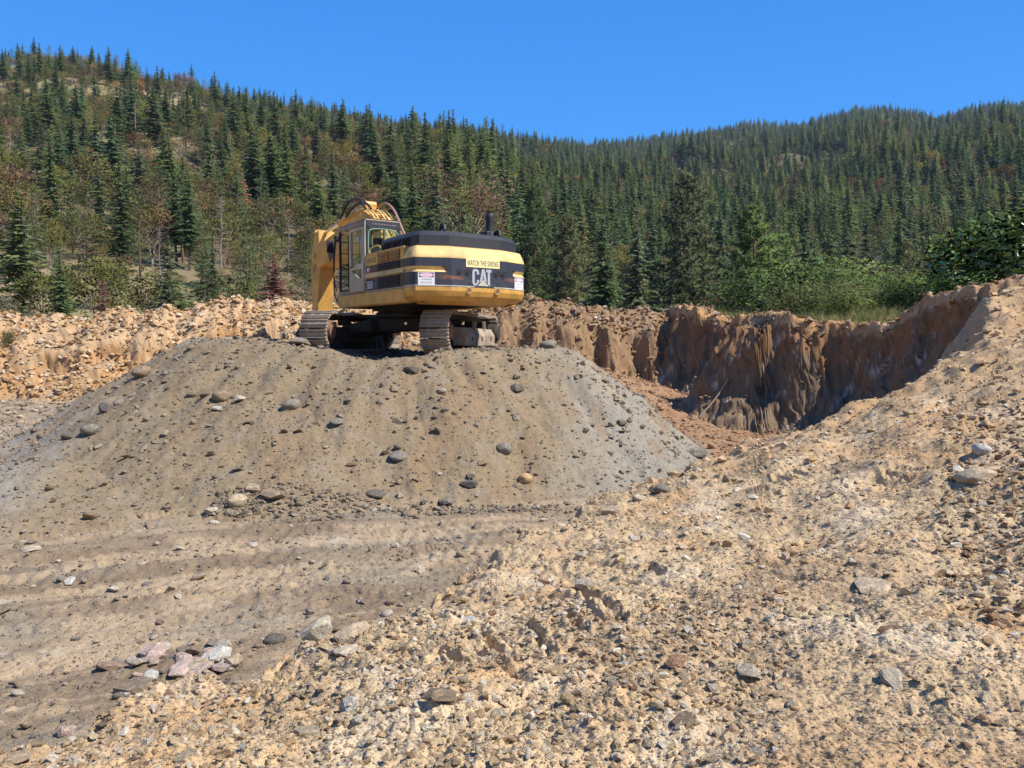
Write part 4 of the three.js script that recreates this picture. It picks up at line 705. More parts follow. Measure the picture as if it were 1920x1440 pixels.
// --- boom, stick, bucket and their cylinders (z runs backwards, so forward is negative)
const boomFrom = excavator.children.length;
{
  const F = (pts) => pts.map(([t, y]) => [-t, y]), bx0 = -0.10, bx1 = 0.58, mid = (bx0 + bx1) / 2;
  const boom = uPart('boom', [prism(F([[0.15, 1.86], [0.25, 1.68], [0.5, 1.66], [1.5, 2.45], [2.5, 3.22], [3.3, 3.46], [4.4, 3.34], [6.3, 2.98], [7.15, 2.86], [7.6, 3.0], [7.85, 3.25], [7.86, 3.5], [7.6, 3.66], [6.0, 3.92], [4.5, 4.2], [3.6, 4.35], [3.1, 4.36], [2.6, 4.22], [2.0, 3.82], [1.2, 3.08], [0.3, 2.2]]), bx0, bx1, 0.03)], PAINT.yellow);
  part('boom_decal', box(0.003, 0.62, 0.5, bx0 - 0.002, 3.35, -6.05, 0, -0.5), PAINT.black, boom);
  const pipes = []; // hard lines laid along the back of the boom
  for (const [x, h] of [[-0.12, 0.06], [0.0, 0.06], [0.2, 0.07], [0.32, 0.06], [0.42, 0.09]]) pipes.push(tube([[x, 2.40 + h, -0.45], [x, 3.12 + h, -1.2], [x, 3.86 + h, -2.0], [x, 4.24 + h, -2.55], [x, 4.39 + h, -3.1], [x, 4.38 + h, -3.55]], 0.028, 40, 8));
  part('hydraulic_line', pipes, PAINT.yellowFaded, boom).userData.kind = 'stuff';
  part('line_clamp', [box(0.7, 0.05, 0.10, 0.11, 3.32, -1.36, 0.01, 0.8), box(0.7, 0.05, 0.10, 0.11, 4.18, -2.4, 0.01, 0.6)], PAINT.yellow, boom);
  uPart('hydraulic_hose', [tube([[-0.14, 4.40, -2.75], [-0.15, 4.74, -3.15], [-0.16, 4.86, -3.65], [-0.16, 4.80, -4.2], [-0.14, 4.52, -4.75], [-0.1, 4.4, -5.1]], 0.036, 40, 8)], PAINT.rubber);
  uPart('hydraulic_hose', [tube([[0.0, 4.42, -2.7], [0.0, 4.66, -3.1], [0.0, 4.74, -3.6], [-0.02, 4.64, -4.2], [-0.04, 4.42, -4.7]], 0.036, 40, 8)], PAINT.rubber);
  uPart('hydraulic_hose', [tube([[0.44, 3.0, -0.9], [0.46, 3.75, -1.55], [0.46, 4.35, -2.1], [0.46, 4.62, -2.6], [0.46, 4.66, -3.0], [0.42, 4.50, -3.5]], 0.034, 40, 8)], std([0.35, 0.20, 0.15], 0.6));
  const sc = uPart('stick_cylinder', [bar([mid, 4.64, -3.55], [mid, 4.40, -6.0], 0.135, 20), cyl(0.13, 0.13, 0.34, mid, 4.66, -3.4, 'x', 18), box(0.5, 0.34, 0.34, mid, 4.46, -3.45, 0.03)], PAINT.yellow);
  part('piston_rod', bar([mid, 4.40, -6.0], [mid, 4.20, -7.7], 0.06, 16), PAINT.chrome, sc);
  const st0 = mid - 0.27, st1 = mid + 0.27;
  const stick = uPart('stick', [prism(F([[7.50, 4.28], [7.72, 4.34], [7.92, 4.2], [8.22, 3.5], [8.34, 2.7], [8.16, 0.62], [8.04, 0.48], [7.82, 0.52], [7.56, 1.9], [7.42, 2.5], [7.30, 2.95], [7.38, 3.5]]), st0, st1, 0.025), cyl(0.11, 0.11, 0.64, mid, 4.2, -7.7, 'x', 18), cyl(0.12, 0.12, 0.78, mid, 3.3, -7.66, 'x', 20)], PAINT.yellow);
  part('stick_decal', box(0.003, 0.06, 1.0, st0 - 0.002, 3.1, -7.72, 0, -0.9), PAINT.grime, stick);
  const bc = uPart('bucket_cylinder', [bar([mid, 3.9, -8.22], [mid, 2.2, -8.52], 0.105, 18)], PAINT.yellow); part('piston_rod', bar([mid, 2.2, -8.52], [mid, 0.95, -8.5], 0.05, 14), PAINT.chrome, bc);
  const bp = F([[7.7, 0.55], [8.15, 0.66], [8.62, 0.42], [8.72, -0.1], [8.45, -0.62], [7.95, -0.86], [7.4, -0.8], [7.1, -0.66], [7.62, -0.42], [7.86, -0.05]]);
  const bucket = uPart('bucket', [prism(bp, mid - 0.75, mid - 0.70, 0.005), prism(bp, mid + 0.70, mid + 0.75, 0.005), prism(F([[7.7, 0.55], [8.15, 0.66], [8.62, 0.42], [8.72, -0.1], [8.45, -0.62], [7.95, -0.86], [7.3, -0.78], [7.3, -0.72], [7.94, -0.80], [8.42, -0.58], [8.66, -0.1], [8.57, 0.39], [8.15, 0.60], [7.7, 0.50]]), mid - 0.73, mid + 0.73, 0.005)], PAINT.grime);
  for (let i = 0; i < 5; i++) part('bucket_tooth', box(0.11, 0.08, 0.26, mid - 0.62 + i * 0.31, -0.72, -7.15, 0.02, 0.15), PAINT.track, bucket);
  uPart('bucket_link', [bar([mid - 0.2, 0.95, -8.5], [mid - 0.2, 0.5, -8.5], 0.06), bar([mid + 0.2, 0.95, -8.5], [mid + 0.2, 0.5, -8.5], 0.06), bar([mid, 0.95, -8.5], [mid, 1.0, -8.0], 0.06)], PAINT.grime);
  for (const s of [-1, 1]) { const x = mid + s * 0.48, b = uPart('boom_cylinder', [bar([x, 1.55, -1.15], [x, 2.75, -2.35], 0.125, 18), cyl(0.1, 0.1, 0.2, x, 3.6, -3.2, 'x', 16)], PAINT.yellow); part('piston_rod', bar([x, 2.75, -2.35], [x, 3.6, -3.2], 0.065, 14), PAINT.chrome, b); }
  uPart('boom_foot_bracket', [prism(F([[-0.5, 1.36], [1.25, 1.36], [1.2, 1.6], [0.6, 2.05], [0.1, 2.1], [-0.3, 1.7]]), bx0 - 0.16, bx0 - 0.02, 0.01), prism(F([[-0.5, 1.36], [1.25, 1.36], [1.2, 1.6], [0.6, 2.05], [0.1, 2.1], [-0.3, 1.7]]), bx1 + 0.02, bx1 + 0.16, 0.01)], PAINT.yellow);
}
for (const m of excavator.children.slice(boomFrom)) { m.scale.set(1, 0.88, 0.87); m.position.y = 0.204; }

// ------------------------------------------------------------------ trees and shrubs: prototypes are one unit tall
class Tris {
  constructor() { this.p = []; this.c = []; this.n = []; }
  tri(a, b, c, k, nrm) {
    this.p.push(a[0], a[1], a[2], b[0], b[1], b[2], c[0], c[1], c[2]);
    let n = nrm; if (!n) { const ux = b[0] - a[0], uy = b[1] - a[1], uz = b[2] - a[2], vx = c[0] - a[0], vy = c[1] - a[1], vz = c[2] - a[2]; n = [uy * vz - uz * vy, uz * vx - ux * vz, ux * vy - uy * vx]; const l = Math.hypot(...n) || 1; n = n.map((v) => v / l); }
    for (let i = 0; i < 3; i++) { this.c.push(k[0], k[1], k[2]); this.n.push(n[0], n[1], n[2]); }
  }
  /** A tapered limb of `sides` faces through points [x, y, z, r]. */
  limb(pts, k, sides = 5) {
    const rings = pts.map((p, i) => { const q = pts[Math.min(i + 1, pts.length - 1)], o = pts[Math.max(0, i - 1)], d = V(q[0] - o[0], q[1] - o[1], q[2] - o[2]).normalize(), u = Math.abs(d.y) > 0.9 ? V(1, 0, 0) : V(0, 1, 0), a = u.clone().cross(d).normalize(), b = d.clone().cross(a); return Array.from({ length: sides }, (_, j) => { const t = j / sides * Math.PI * 2, x = Math.cos(t) * p[3], y = Math.sin(t) * p[3]; return [p[0] + a.x * x + b.x * y, p[1] + a.y * x + b.y * y, p[2] + a.z * x + b.z * y]; }); });
    for (let i = 0; i < rings.length - 1; i++) for (let j = 0; j < sides; j++) { const a = rings[i][j], b = rings[i][(j + 1) % sides], c = rings[i + 1][j], d = rings[i + 1][(j + 1) % sides]; this.tri(a, b, c, k); this.tri(b, d, c, k); }
  }
  /** A leaf-shaped spray: centre, long axis, width axis. */
  spray(c, u, v, k) { const a = [c[0] - u[0], c[1] - u[1], c[2] - u[2]], b = [c[0] + v[0], c[1] + v[1], c[2] + v[2]], d = [c[0] + u[0], c[1] + u[1], c[2] + u[2]], e = [c[0] - v[0], c[1] - v[1], c[2] - v[2]]; this.tri(a, b, d, k); this.tri(a, d, e, k); }
  /** Crown faces shade as the mass of needles round them does: normals lean outward and up. */
  soften(y0, k = 0.65) { for (let i = 0; i < this.p.length; i += 9) { const cx = (this.p[i] + this.p[i + 3] + this.p[i + 6]) / 3, cy = (this.p[i + 1] + this.p[i + 4] + this.p[i + 7]) / 3, cz = (this.p[i + 2] + this.p[i + 5] + this.p[i + 8]) / 3; let ox = cx, oy = (cy - y0) * 0.35 + 0.05, oz = cz; const l = Math.hypot(ox, oy, oz) || 1; const s = this.n[i] * ox + this.n[i + 1] * oy + this.n[i + 2] * oz < 0 ? -1 : 1; for (let j = 0; j < 9; j += 3) { const a = [this.n[i + j] * s * (1 - k) + ox / l * k, this.n[i + j + 1] * s * (1 - k) + oy / l * k, this.n[i + j + 2] * s * (1 - k) + oz / l * k], m = Math.hypot(...a) || 1; for (let c = 0; c < 3; c++) this.n[i + j + c] = a[c] / m; } } return this; }
  geometry() { const g = new THREE.BufferGeometry(); g.setAttribute('position', new THREE.Float32BufferAttribute(this.p, 3)); g.setAttribute('normal', new THREE.Float32BufferAttribute(this.n, 3)); g.setAttribute('color', new THREE.Float32BufferAttribute(this.c, 3)); return g; }
}
const tone = (r, a = 0.25, warm = 0.12) => { const l = 1 - a + 2 * a * r(), w = (r() - 0.4) * warm; return [l * (1 + w), l, l * (1 - w)]; };
const unit3 = (r) => { const z = r() * 2 - 1, a = r() * 6.2832, s = Math.sqrt(1 - z * z); return [s * Math.cos(a), z, s * Math.sin(a)]; };
function conifer(seed, o = {}) {
  const { whorls = 32, per = 7, width = 0.19, bare = 0.08, dens = 1.9, droop = 0.25, ragged = 0.45, gap = 0.06 } = o, r = mulberry(seed), crown = new Tris(), trunk = new Tris();
  const lean = [(r() - 0.5) * 0.03, (r() - 0.5) * 0.03];
  trunk.limb([0, 0.25, 0.5, 0.75, 0.97].map((y) => [lean[0] * y, y - 0.01, lean[1] * y, 0.0135 * (1 - y) + 0.0012]), [1, 1, 1], 6);
  for (let i = 0; i < whorls; i++) {
    const t = i / (whorls - 1), y0 = lerp(bare, 0.985, Math.pow(t, 0.92)), prof = Math.pow(1 - (y0 - bare) / (1 - bare), 0.72) * (0.55 + 0.45 * smooth(0, 0.2, t)), n = Math.max(3, Math.round(per * (0.5 + 0.6 * prof)));
    for (let j = 0; j < n; j++) {
      if (r() < gap) continue;
      const a = (j + r()) / n * 6.2832 + i * 2.4, L = Math.max(0.012, width * prof * (1 - ragged + 2 * ragged * r())), y = y0 + (r() - 0.5) * 0.03, ca = Math.cos(a), sa = Math.sin(a), k = tone(r), dr = droop * (0.5 + r());
      if (L > 0.04) trunk.limb([[lean[0] * y, y, lean[1] * y, 0.0025], [ca * L * 0.9, y - dr * L * 0.8, sa * L * 0.9, 0.0007]], [0.9, 0.9, 0.9], 3);
      const m = Math.max(2, Math.round((2.2 + 26 * L) * dens));
      for (let q = 0; q < m; q++) {
        const s = (q + 0.35 + 0.5 * r()) / m, w = (0.010 + 0.20 * L * (1 - 0.65 * s)) / Math.sqrt(dens), off = (r() - 0.5) * 0.55 * L * (1 - s * 0.6), h = y - dr * L * s + (r() - 0.5) * 0.008 + 0.03 * L * s * s;
        const c = [ca * L * s - sa * off, h, sa * L * s + ca * off], f = (r() - 0.5) * 1.6, cu = Math.cos(f), su = Math.sin(f), tilt = -0.35 + 0.5 * (r() - 0.5);
        const ux = ca * cu - sa * su, uz = sa * cu + ca * su; const kk = tone(r, 0.14, 0.1).map((v, z) => v * k[z]);
        crown.spray(c, [ux * w * 1.35, tilt * w, uz * w * 1.35], [-uz * w * 0.55, (r() - 0.5) * w * 0.8, ux * w * 0.55], kk);
      }
    }
  }
  for (let q = 0; q < 6; q++) { const y = 0.95 + 0.05 * q / 6; crown.spray([0, y, 0], [0.002, 0.018, 0], [(r() - 0.5) * 0.014, 0, (r() - 0.5) * 0.014], [1, 1, 1]); }
  return { trunk: trunk.geometry(), crown: crown.soften(0.1).geometry() };
}
function pine(seed, o = {}) { // long-needled: tufts at the ends of upswept limbs
  const { limbs = 70, width = 0.2, bare = 0.12, tufts = 5, needles = 10, len = 0.032, open = 0.2 } = o, r = mulberry(seed), crown = new Tris(), trunk = new Tris();
  const bend = (r() - 0.5) * 0.04; trunk.limb([0, 0.2, 0.45, 0.7, 0.97].map((y) => [bend * Math.sin(y * 3), y - 0.01, bend * y, 0.014 * (1 - y) + 0.0015]), [1, 1, 1], 7);
  for (let i = 0; i < limbs; i++) {
    const t = (i + r()) / limbs, y = lerp(bare, 0.97, t), prof = Math.pow(1 - t, 0.6) * (0.5 + 0.5 * smooth(0, 0.25, t)); if (r() < open * 0.5) continue;
    const a = i * 2.399 + r(), L = width * prof * (0.6 + 0.6 * r()) + 0.012, ca = Math.cos(a), sa = Math.sin(a), rise = lerp(-0.12, 0.55, t) + (r() - 0.5) * 0.25, bx = bend * Math.sin(y * 3);
    trunk.limb([[bx, y, bend * y, 0.004 * (1 - t) + 0.001], [bx + ca * L * 0.5, y + rise * L * 0.3, sa * L * 0.5, 0.002], [bx + ca * L, y + rise * L, sa * L, 0.0008]], [0.95, 0.9, 0.88], 3);
    const m = Math.max(2, Math.round(tufts * (0.5 + L / width)));
    for (let q = 0; q < m; q++) {
      const s = 0.35 + 0.65 * (q + r()) / m, off = (r() - 0.5) * 0.5 * L * s, c = [bx + ca * L * s - sa * off, y + rise * L * s + (r() - 0.3) * 0.02, sa * L * s + ca * off], k = tone(r, 0.25, 0.12), nd = needles;
      for (let z = 0; z < nd; z++) { const d = unit3(r), l = len * (0.6 + 0.6 * r()) * (0.6 + 0.4 * prof), w = l * 0.16; d[1] = d[1] * 0.8 + 0.25; const sd = unit3(r), e = [c[0] + d[0] * l, c[1] + d[1] * l, c[2] + d[2] * l]; crown.tri([c[0] - sd[0] * w, c[1] - sd[1] * w, c[2] - sd[2] * w], [c[0] + sd[0] * w, c[1] + sd[1] * w, c[2] + sd[2] * w], e, k.map((v) => v * (0.85 + 0.3 * r()))); }
    }
  }
  return { trunk: trunk.geometry(), crown: crown.soften(0.2).geometry() };
}
function broadleaf(seed, o = {}) { // several limbs, each carrying clumps of leaves
  const { clumps = 18, leaves = 120, rx = 0.36, y0 = 0.3, leaf = 0.0235, stems = 4 } = o, r = mulberry(seed), crown = new Tris(), trunk = new Tris(), heads = [];
  for (let i = 0; i < clumps; i++) { const a = i * 2.399 + r(), h = y0 + (0.94 - y0) * Math.sqrt((i + 0.5) / clumps) * (0.75 + 0.28 * r()), rad = rx * Math.sqrt(clamp(1 - Math.pow((h - (y0 + 0.22)) / 0.66, 2), 0.08, 1)) * (0.35 + 0.65 * Math.sqrt(r())); heads.push([Math.cos(a) * rad, Math.min(h, 0.93), Math.sin(a) * rad, (0.09 + 0.09 * r()) * (rx / 0.36)]); }
  const st = Array.from({ length: stems }, () => [(r() - 0.5) * 0.16, y0 * (0.7 + 0.5 * r()), (r() - 0.5) * 0.16]);
  trunk.limb([[0, -0.02, 0, 0.028], [0.005, y0 * 0.35, 0, 0.02]], [1, 1, 1], 6);
  for (const s of st) trunk.limb([[0, y0 * 0.3, 0, 0.014], [s[0] * 0.6, s[1] * 0.7, s[2] * 0.6, 0.011], [s[0], s[1], s[2], 0.009]], [1, 1, 1], 5);
  heads.forEach((h, i) => {
    const s = st[i % stems]; trunk.limb([[s[0], s[1], s[2], 0.007], [(s[0] + h[0]) / 2 + (r() - 0.5) * 0.05, (s[1] + h[1]) / 2, (s[2] + h[2]) / 2 + (r() - 0.5) * 0.05, 0.005], [h[0], h[1], h[2], 0.0015]], [1, 1, 1], 4);
    const kc = tone(r, 0.22, 0.2);
    for (let q = 0; q < leaves; q++) {
      const d = unit3(r), rad = h[3] * (0.45 + 0.6 * Math.sqrt(r())), c = [h[0] + d[0] * rad * 1.15, h[1] + d[1] * rad * 0.75, h[2] + d[2] * rad * 1.15], u = unit3(r), v = unit3(r), l = leaf * (0.6 + 0.7 * r()), k = tone(r, 0.18, 0.12).map((x, z) => x * kc[z]);
      crown.spray(c, [u[0] * l, u[1] * l * 0.7, u[2] * l], [v[0] * l * 0.5, v[1] * l * 0.5, v[2] * l * 0.5], k);
    }
  });
  return { trunk: trunk.geometry(), crown: crown.soften(y0 + 0.2, 0.5).geometry() };
}
function snag(seed) { // bare dead tree: grey twigs only
  const r = mulberry(seed), crown = new Tris(), trunk = new Tris();
  trunk.limb([0, 0.3, 0.6, 0.97].map((y) => [(r() - 0.5) * 0.02, y - 0.01, (r() - 0.5) * 0.02, 0.012 * (1 - y) + 0.0015]), [1, 1, 1], 6);
  for (let i = 0; i < 60; i++) {
    const t = r(), y = 0.15 + 0.8 * t, a = r() * 6.28, L = 0.16 * Math.pow(1 - t, 0.6) * (0.5 + r()), ca = Math.cos(a), sa = Math.sin(a), e = [ca * L, y + (0.35 - 0.5 * r()) * L, sa * L, 0.0008];
    crown.limb([[0, y, 0, 0.0035], [ca * L * 0.5, y + 0.1 * L, sa * L * 0.5, 0.002], e], tone(r, 0.15, 0.05), 3);
    for (let q = 0; q < 5; q++) { const s = 0.3 + 0.7 * r(), d = unit3(r), l = 0.045 * (0.5 + r()); crown.limb([[e[0] * s, lerp(y, e[1], s), e[2] * s, 0.0012], [e[0] * s + d[0] * l, lerp(y, e[1], s) + d[1] * l, e[2] * s + d[2] * l, 0.0005]], tone(r, 0.15, 0.05), 3); }
  }
  return { trunk: trunk.geometry(), crown: crown.geometry() };
}
const BARK = { fir: std([0.10, 0.075, 0.055], 0.95), pine: std([0.14, 0.09, 0.06], 0.95), pale: std([0.36, 0.27, 0.21], 0.9), dead: std([0.27, 0.245, 0.23], 0.95) };
const leafMat = (rgb, near) => new THREE.MeshPhysicalMaterial({ vertexColors: true, color: new THREE.Color().setRGB(...rgb), roughness: 1, specularIntensity: 0.25, transmission: near ? 0.5 : 0.5, thickness: 0, side: THREE.DoubleSide });
const SPECIES = {
  conifer: { protos: [conifer(101), conifer(102, { width: 0.16 }), conifer(103, { width: 0.22, bare: 0.16, ragged: 0.55 }), conifer(104, { width: 0.17, bare: 0.25, ragged: 0.55, gap: 0.15 }), conifer(105, { width: 0.24, ragged: 0.5, whorls: 26 })], tints: [[0.185, 0.225, 0.07], [0.125, 0.205, 0.075], [0.155, 0.22, 0.06], [0.115, 0.175, 0.06], [0.185, 0.245, 0.07], [0.15, 0.195, 0.075]], bark: BARK.fir, h: [12, 25] },
  pine: { protos: [pine(201), pine(202, { width: 0.17, bare: 0.22 }), pine(203, { width: 0.22, limbs: 60 })], tints: [[0.186, 0.260, 0.088], [0.155, 0.218, 0.079], [0.219, 0.270, 0.097]], bark: BARK.pine, h: [11, 22] },
  oak: { protos: [broadleaf(301), broadleaf(302, { rx: 0.42, clumps: 20 }), broadleaf(303, { rx: 0.3, y0: 0.4 })], tints: [[0.235, 0.255, 0.075], [0.27, 0.24, 0.085], [0.20, 0.24, 0.075], [0.29, 0.29, 0.08]], bark: BARK.pale, h: [7, 13] },
  madrone: { protos: [broadleaf(311, { y0: 0.42, stems: 5, leaves: 110 }), broadleaf(312, { rx: 0.4, y0: 0.36, leaves: 110 })], tints: [[0.31, 0.225, 0.10], [0.33, 0.215, 0.125], [0.29, 0.235, 0.09]], bark: BARK.pale, h: [8, 14] },
  rusty: { protos: [conifer(121, { gap: 0.25, dens: 0.7 }), conifer(122, { gap: 0.35, dens: 0.6, width: 0.13 })], tints: [[0.594, 0.260, 0.137], [0.483, 0.260, 0.150]], bark: BARK.dead, h: [8, 16] },
  snag: { protos: [snag(401), snag(402)], tints: [[0.594, 0.486, 0.378], [0.526, 0.414, 0.317]], bark: BARK.dead, h: [9, 17] },
  shrub: { protos: [broadleaf(501, { y0: 0.15, rx: 0.55, leaves: 110, leaf: 0.029, clumps: 16 }), broadleaf(502, { y0: 0.1, rx: 0.6, leaves: 110, leaf: 0.029, clumps: 16 })], tints: [[0.208, 0.260, 0.079], [0.275, 0.280, 0.097], [0.307, 0.238, 0.106], [0.287, 0.290, 0.176]], bark: BARK.fir, h: [2, 4.5] },
};
for (const s of Object.values(SPECIES)) s.mats = s.tints.map((t) => leafMat(t, false));
/** One tree as a thing: a group at its foot with trunk and crown. */
function plantTree(name, sp, proto, tint, x, d, y, h, wide, turn, label, category, group) {
  const S = SPECIES[sp], P = typeof proto === 'number' ? S.protos[proto % S.protos.length] : proto, g = new THREE.Group(); g.name = numbered(name);
  const t = new THREE.Mesh(P.trunk, S.bark), c = new THREE.Mesh(P.crown, typeof tint === 'number' ? S.mats[tint % S.mats.length] : tint); t.name = 'trunk'; c.name = 'crown'; g.add(t, c);
  g.position.set(x, y, -d); g.rotation.y = turn; g.scale.set(h * wide, h, h * wide); scene.add(g); return tag(g, label, category, group);
}
const hero = {
  bigPine: pine(901, { limbs: 190, width: 0.24, bare: 0.05, tufts: 8, needles: 13, len: 0.030, open: 0.03 }), youngPine: pine(902, { limbs: 120, width: 0.30, bare: 0.03, tufts: 7, needles: 15, len: 0.048, open: 0.05 }), openPine: pine(903, { limbs: 80, width: 0.28, bare: 0.06, tufts: 5, needles: 12, len: 0.045, open: 0.4 }),
  fir: conifer(904, { whorls: 36, per: 8, width: 0.22, bare: 0.06, dens: 2.2, droop: 0.3 }), darkFir: conifer(905, { whorls: 34, per: 8, width: 0.19, bare: 0.04, dens: 2.2, droop: 0.1, ragged: 0.45 }), thinPine: pine(906, { limbs: 80, width: 0.17, bare: 0.3, tufts: 5, needles: 12, len: 0.026, open: 0.3 }),
};
const heroMat = { pine: leafMat([0.155, 0.19, 0.085], true), young: leafMat([0.19, 0.285, 0.085], true), fir: leafMat([0.11, 0.17, 0.055], true), dark: leafMat([0.05, 0.095, 0.05], true), olive: leafMat([0.19, 0.215, 0.09], true) };
const HEROES = []; // kept clear of the scattered trees
{
  const list = [ // name, species, prototype, tint, x, d, height, width, label, category
    ['pine_tree', 'pine', hero.bigPine, heroMat.pine, 19.2, 86, 22.5, 1.0, 'tallest dense pine standing above the others beyond the right end of the berm', 'pine tree'],
    ['fir_tree', 'conifer', hero.fir, heroMat.fir, 8.2, 70, 15.0, 1.0, 'broad green fir with layered drooping limbs behind the back berm', 'fir tree'],
    ['fir_tree', 'conifer', hero.fir, heroMat.pine, 12.9, 80, 16.0, 0.85, 'slimmer olive green fir between the layered fir and the tallest pine', 'fir tree'],
    ['pine_tree', 'pine', hero.bigPine, heroMat.olive, 5.4, 76, 16.6, 0.95, 'olive pine with a brownish top just right of the excavator', 'pine tree'],
    ['pine_tree', 'pine', hero.bigPine, heroMat.fir, 2.7, 92, 19.5, 0.8, 'dark green pine close behind the tail of the excavator', 'pine tree'],
    ['pine_tree', 'pine', hero.youngPine, heroMat.young, 14.2, 46, 9.0, 1.0, 'bright green young pine behind the notch between the dug banks', 'pine tree'],
    ['pine_tree', 'pine', hero.openPine, heroMat.young, 17.6, 50, 9.2, 1.0, 'open young pine with a bare trunk showing behind the crumbled bank top', 'pine tree'],
    ['fir_tree', 'conifer', hero.darkFir, heroMat.dark, 33.8, 74, 15.0, 0.95, 'very dark bluish fir standing behind the green brush', 'fir tree'],
    ['pine_tree', 'pine', hero.openPine, heroMat.olive, 31.2, 61, 12.0, 0.9, 'olive pine with forked top right of the very dark fir', 'pine tree'],
    ['pine_tree', 'pine', hero.thinPine, heroMat.olive, 47, 85, 18.5, 1.0, 'thin tall pine with a bare lower trunk beside the glossy bush', 'pine tree'],
    ['conifer_tree', 'rusty', 0, 0, 27, 101, 12.0, 0.8, 'small rust red dead conifer right of the tallest pine', 'conifer'],
    ['oak_tree', 'oak', 1, leafMat([0.24, 0.25, 0.05], false), 39, 95, 11.5, 0.9, 'yellow green leafy tree up behind the very dark fir', 'oak tree'],
    ['conifer_tree', 'rusty', 0, 0, -44.3, 128, 10.5, 1.0, 'large pinkish red dead conifer on the left hillside', 'conifer'],
    ['madrone_tree', 'madrone', broadleaf(951, { clumps: 30, leaves: 210, rx: 0.48, y0: 0.5, stems: 6, leaf: 0.014 }), 0, -47.2, 109, 10.2, 0.95, 'big spreading brown madrone with pale forked trunks on the left hillside', 'madrone tree'],
    ['madrone_tree', 'madrone', broadleaf(952, { clumps: 22, leaves: 190, rx: 0.42, y0: 0.4, leaf: 0.016 }), 1, -7.2, 108, 15, 0.9, 'reddish brown madrone showing just above the black engine hood', 'madrone tree'],
  ];
  for (const [n, sp, p, t, x, d, h, w, l, c] of list) { HEROES.push([x, d]); plantTree(n, sp, p, t, x, d, outerY(x, d) - 0.2, h, w, x * 3.1, l, c); }
}
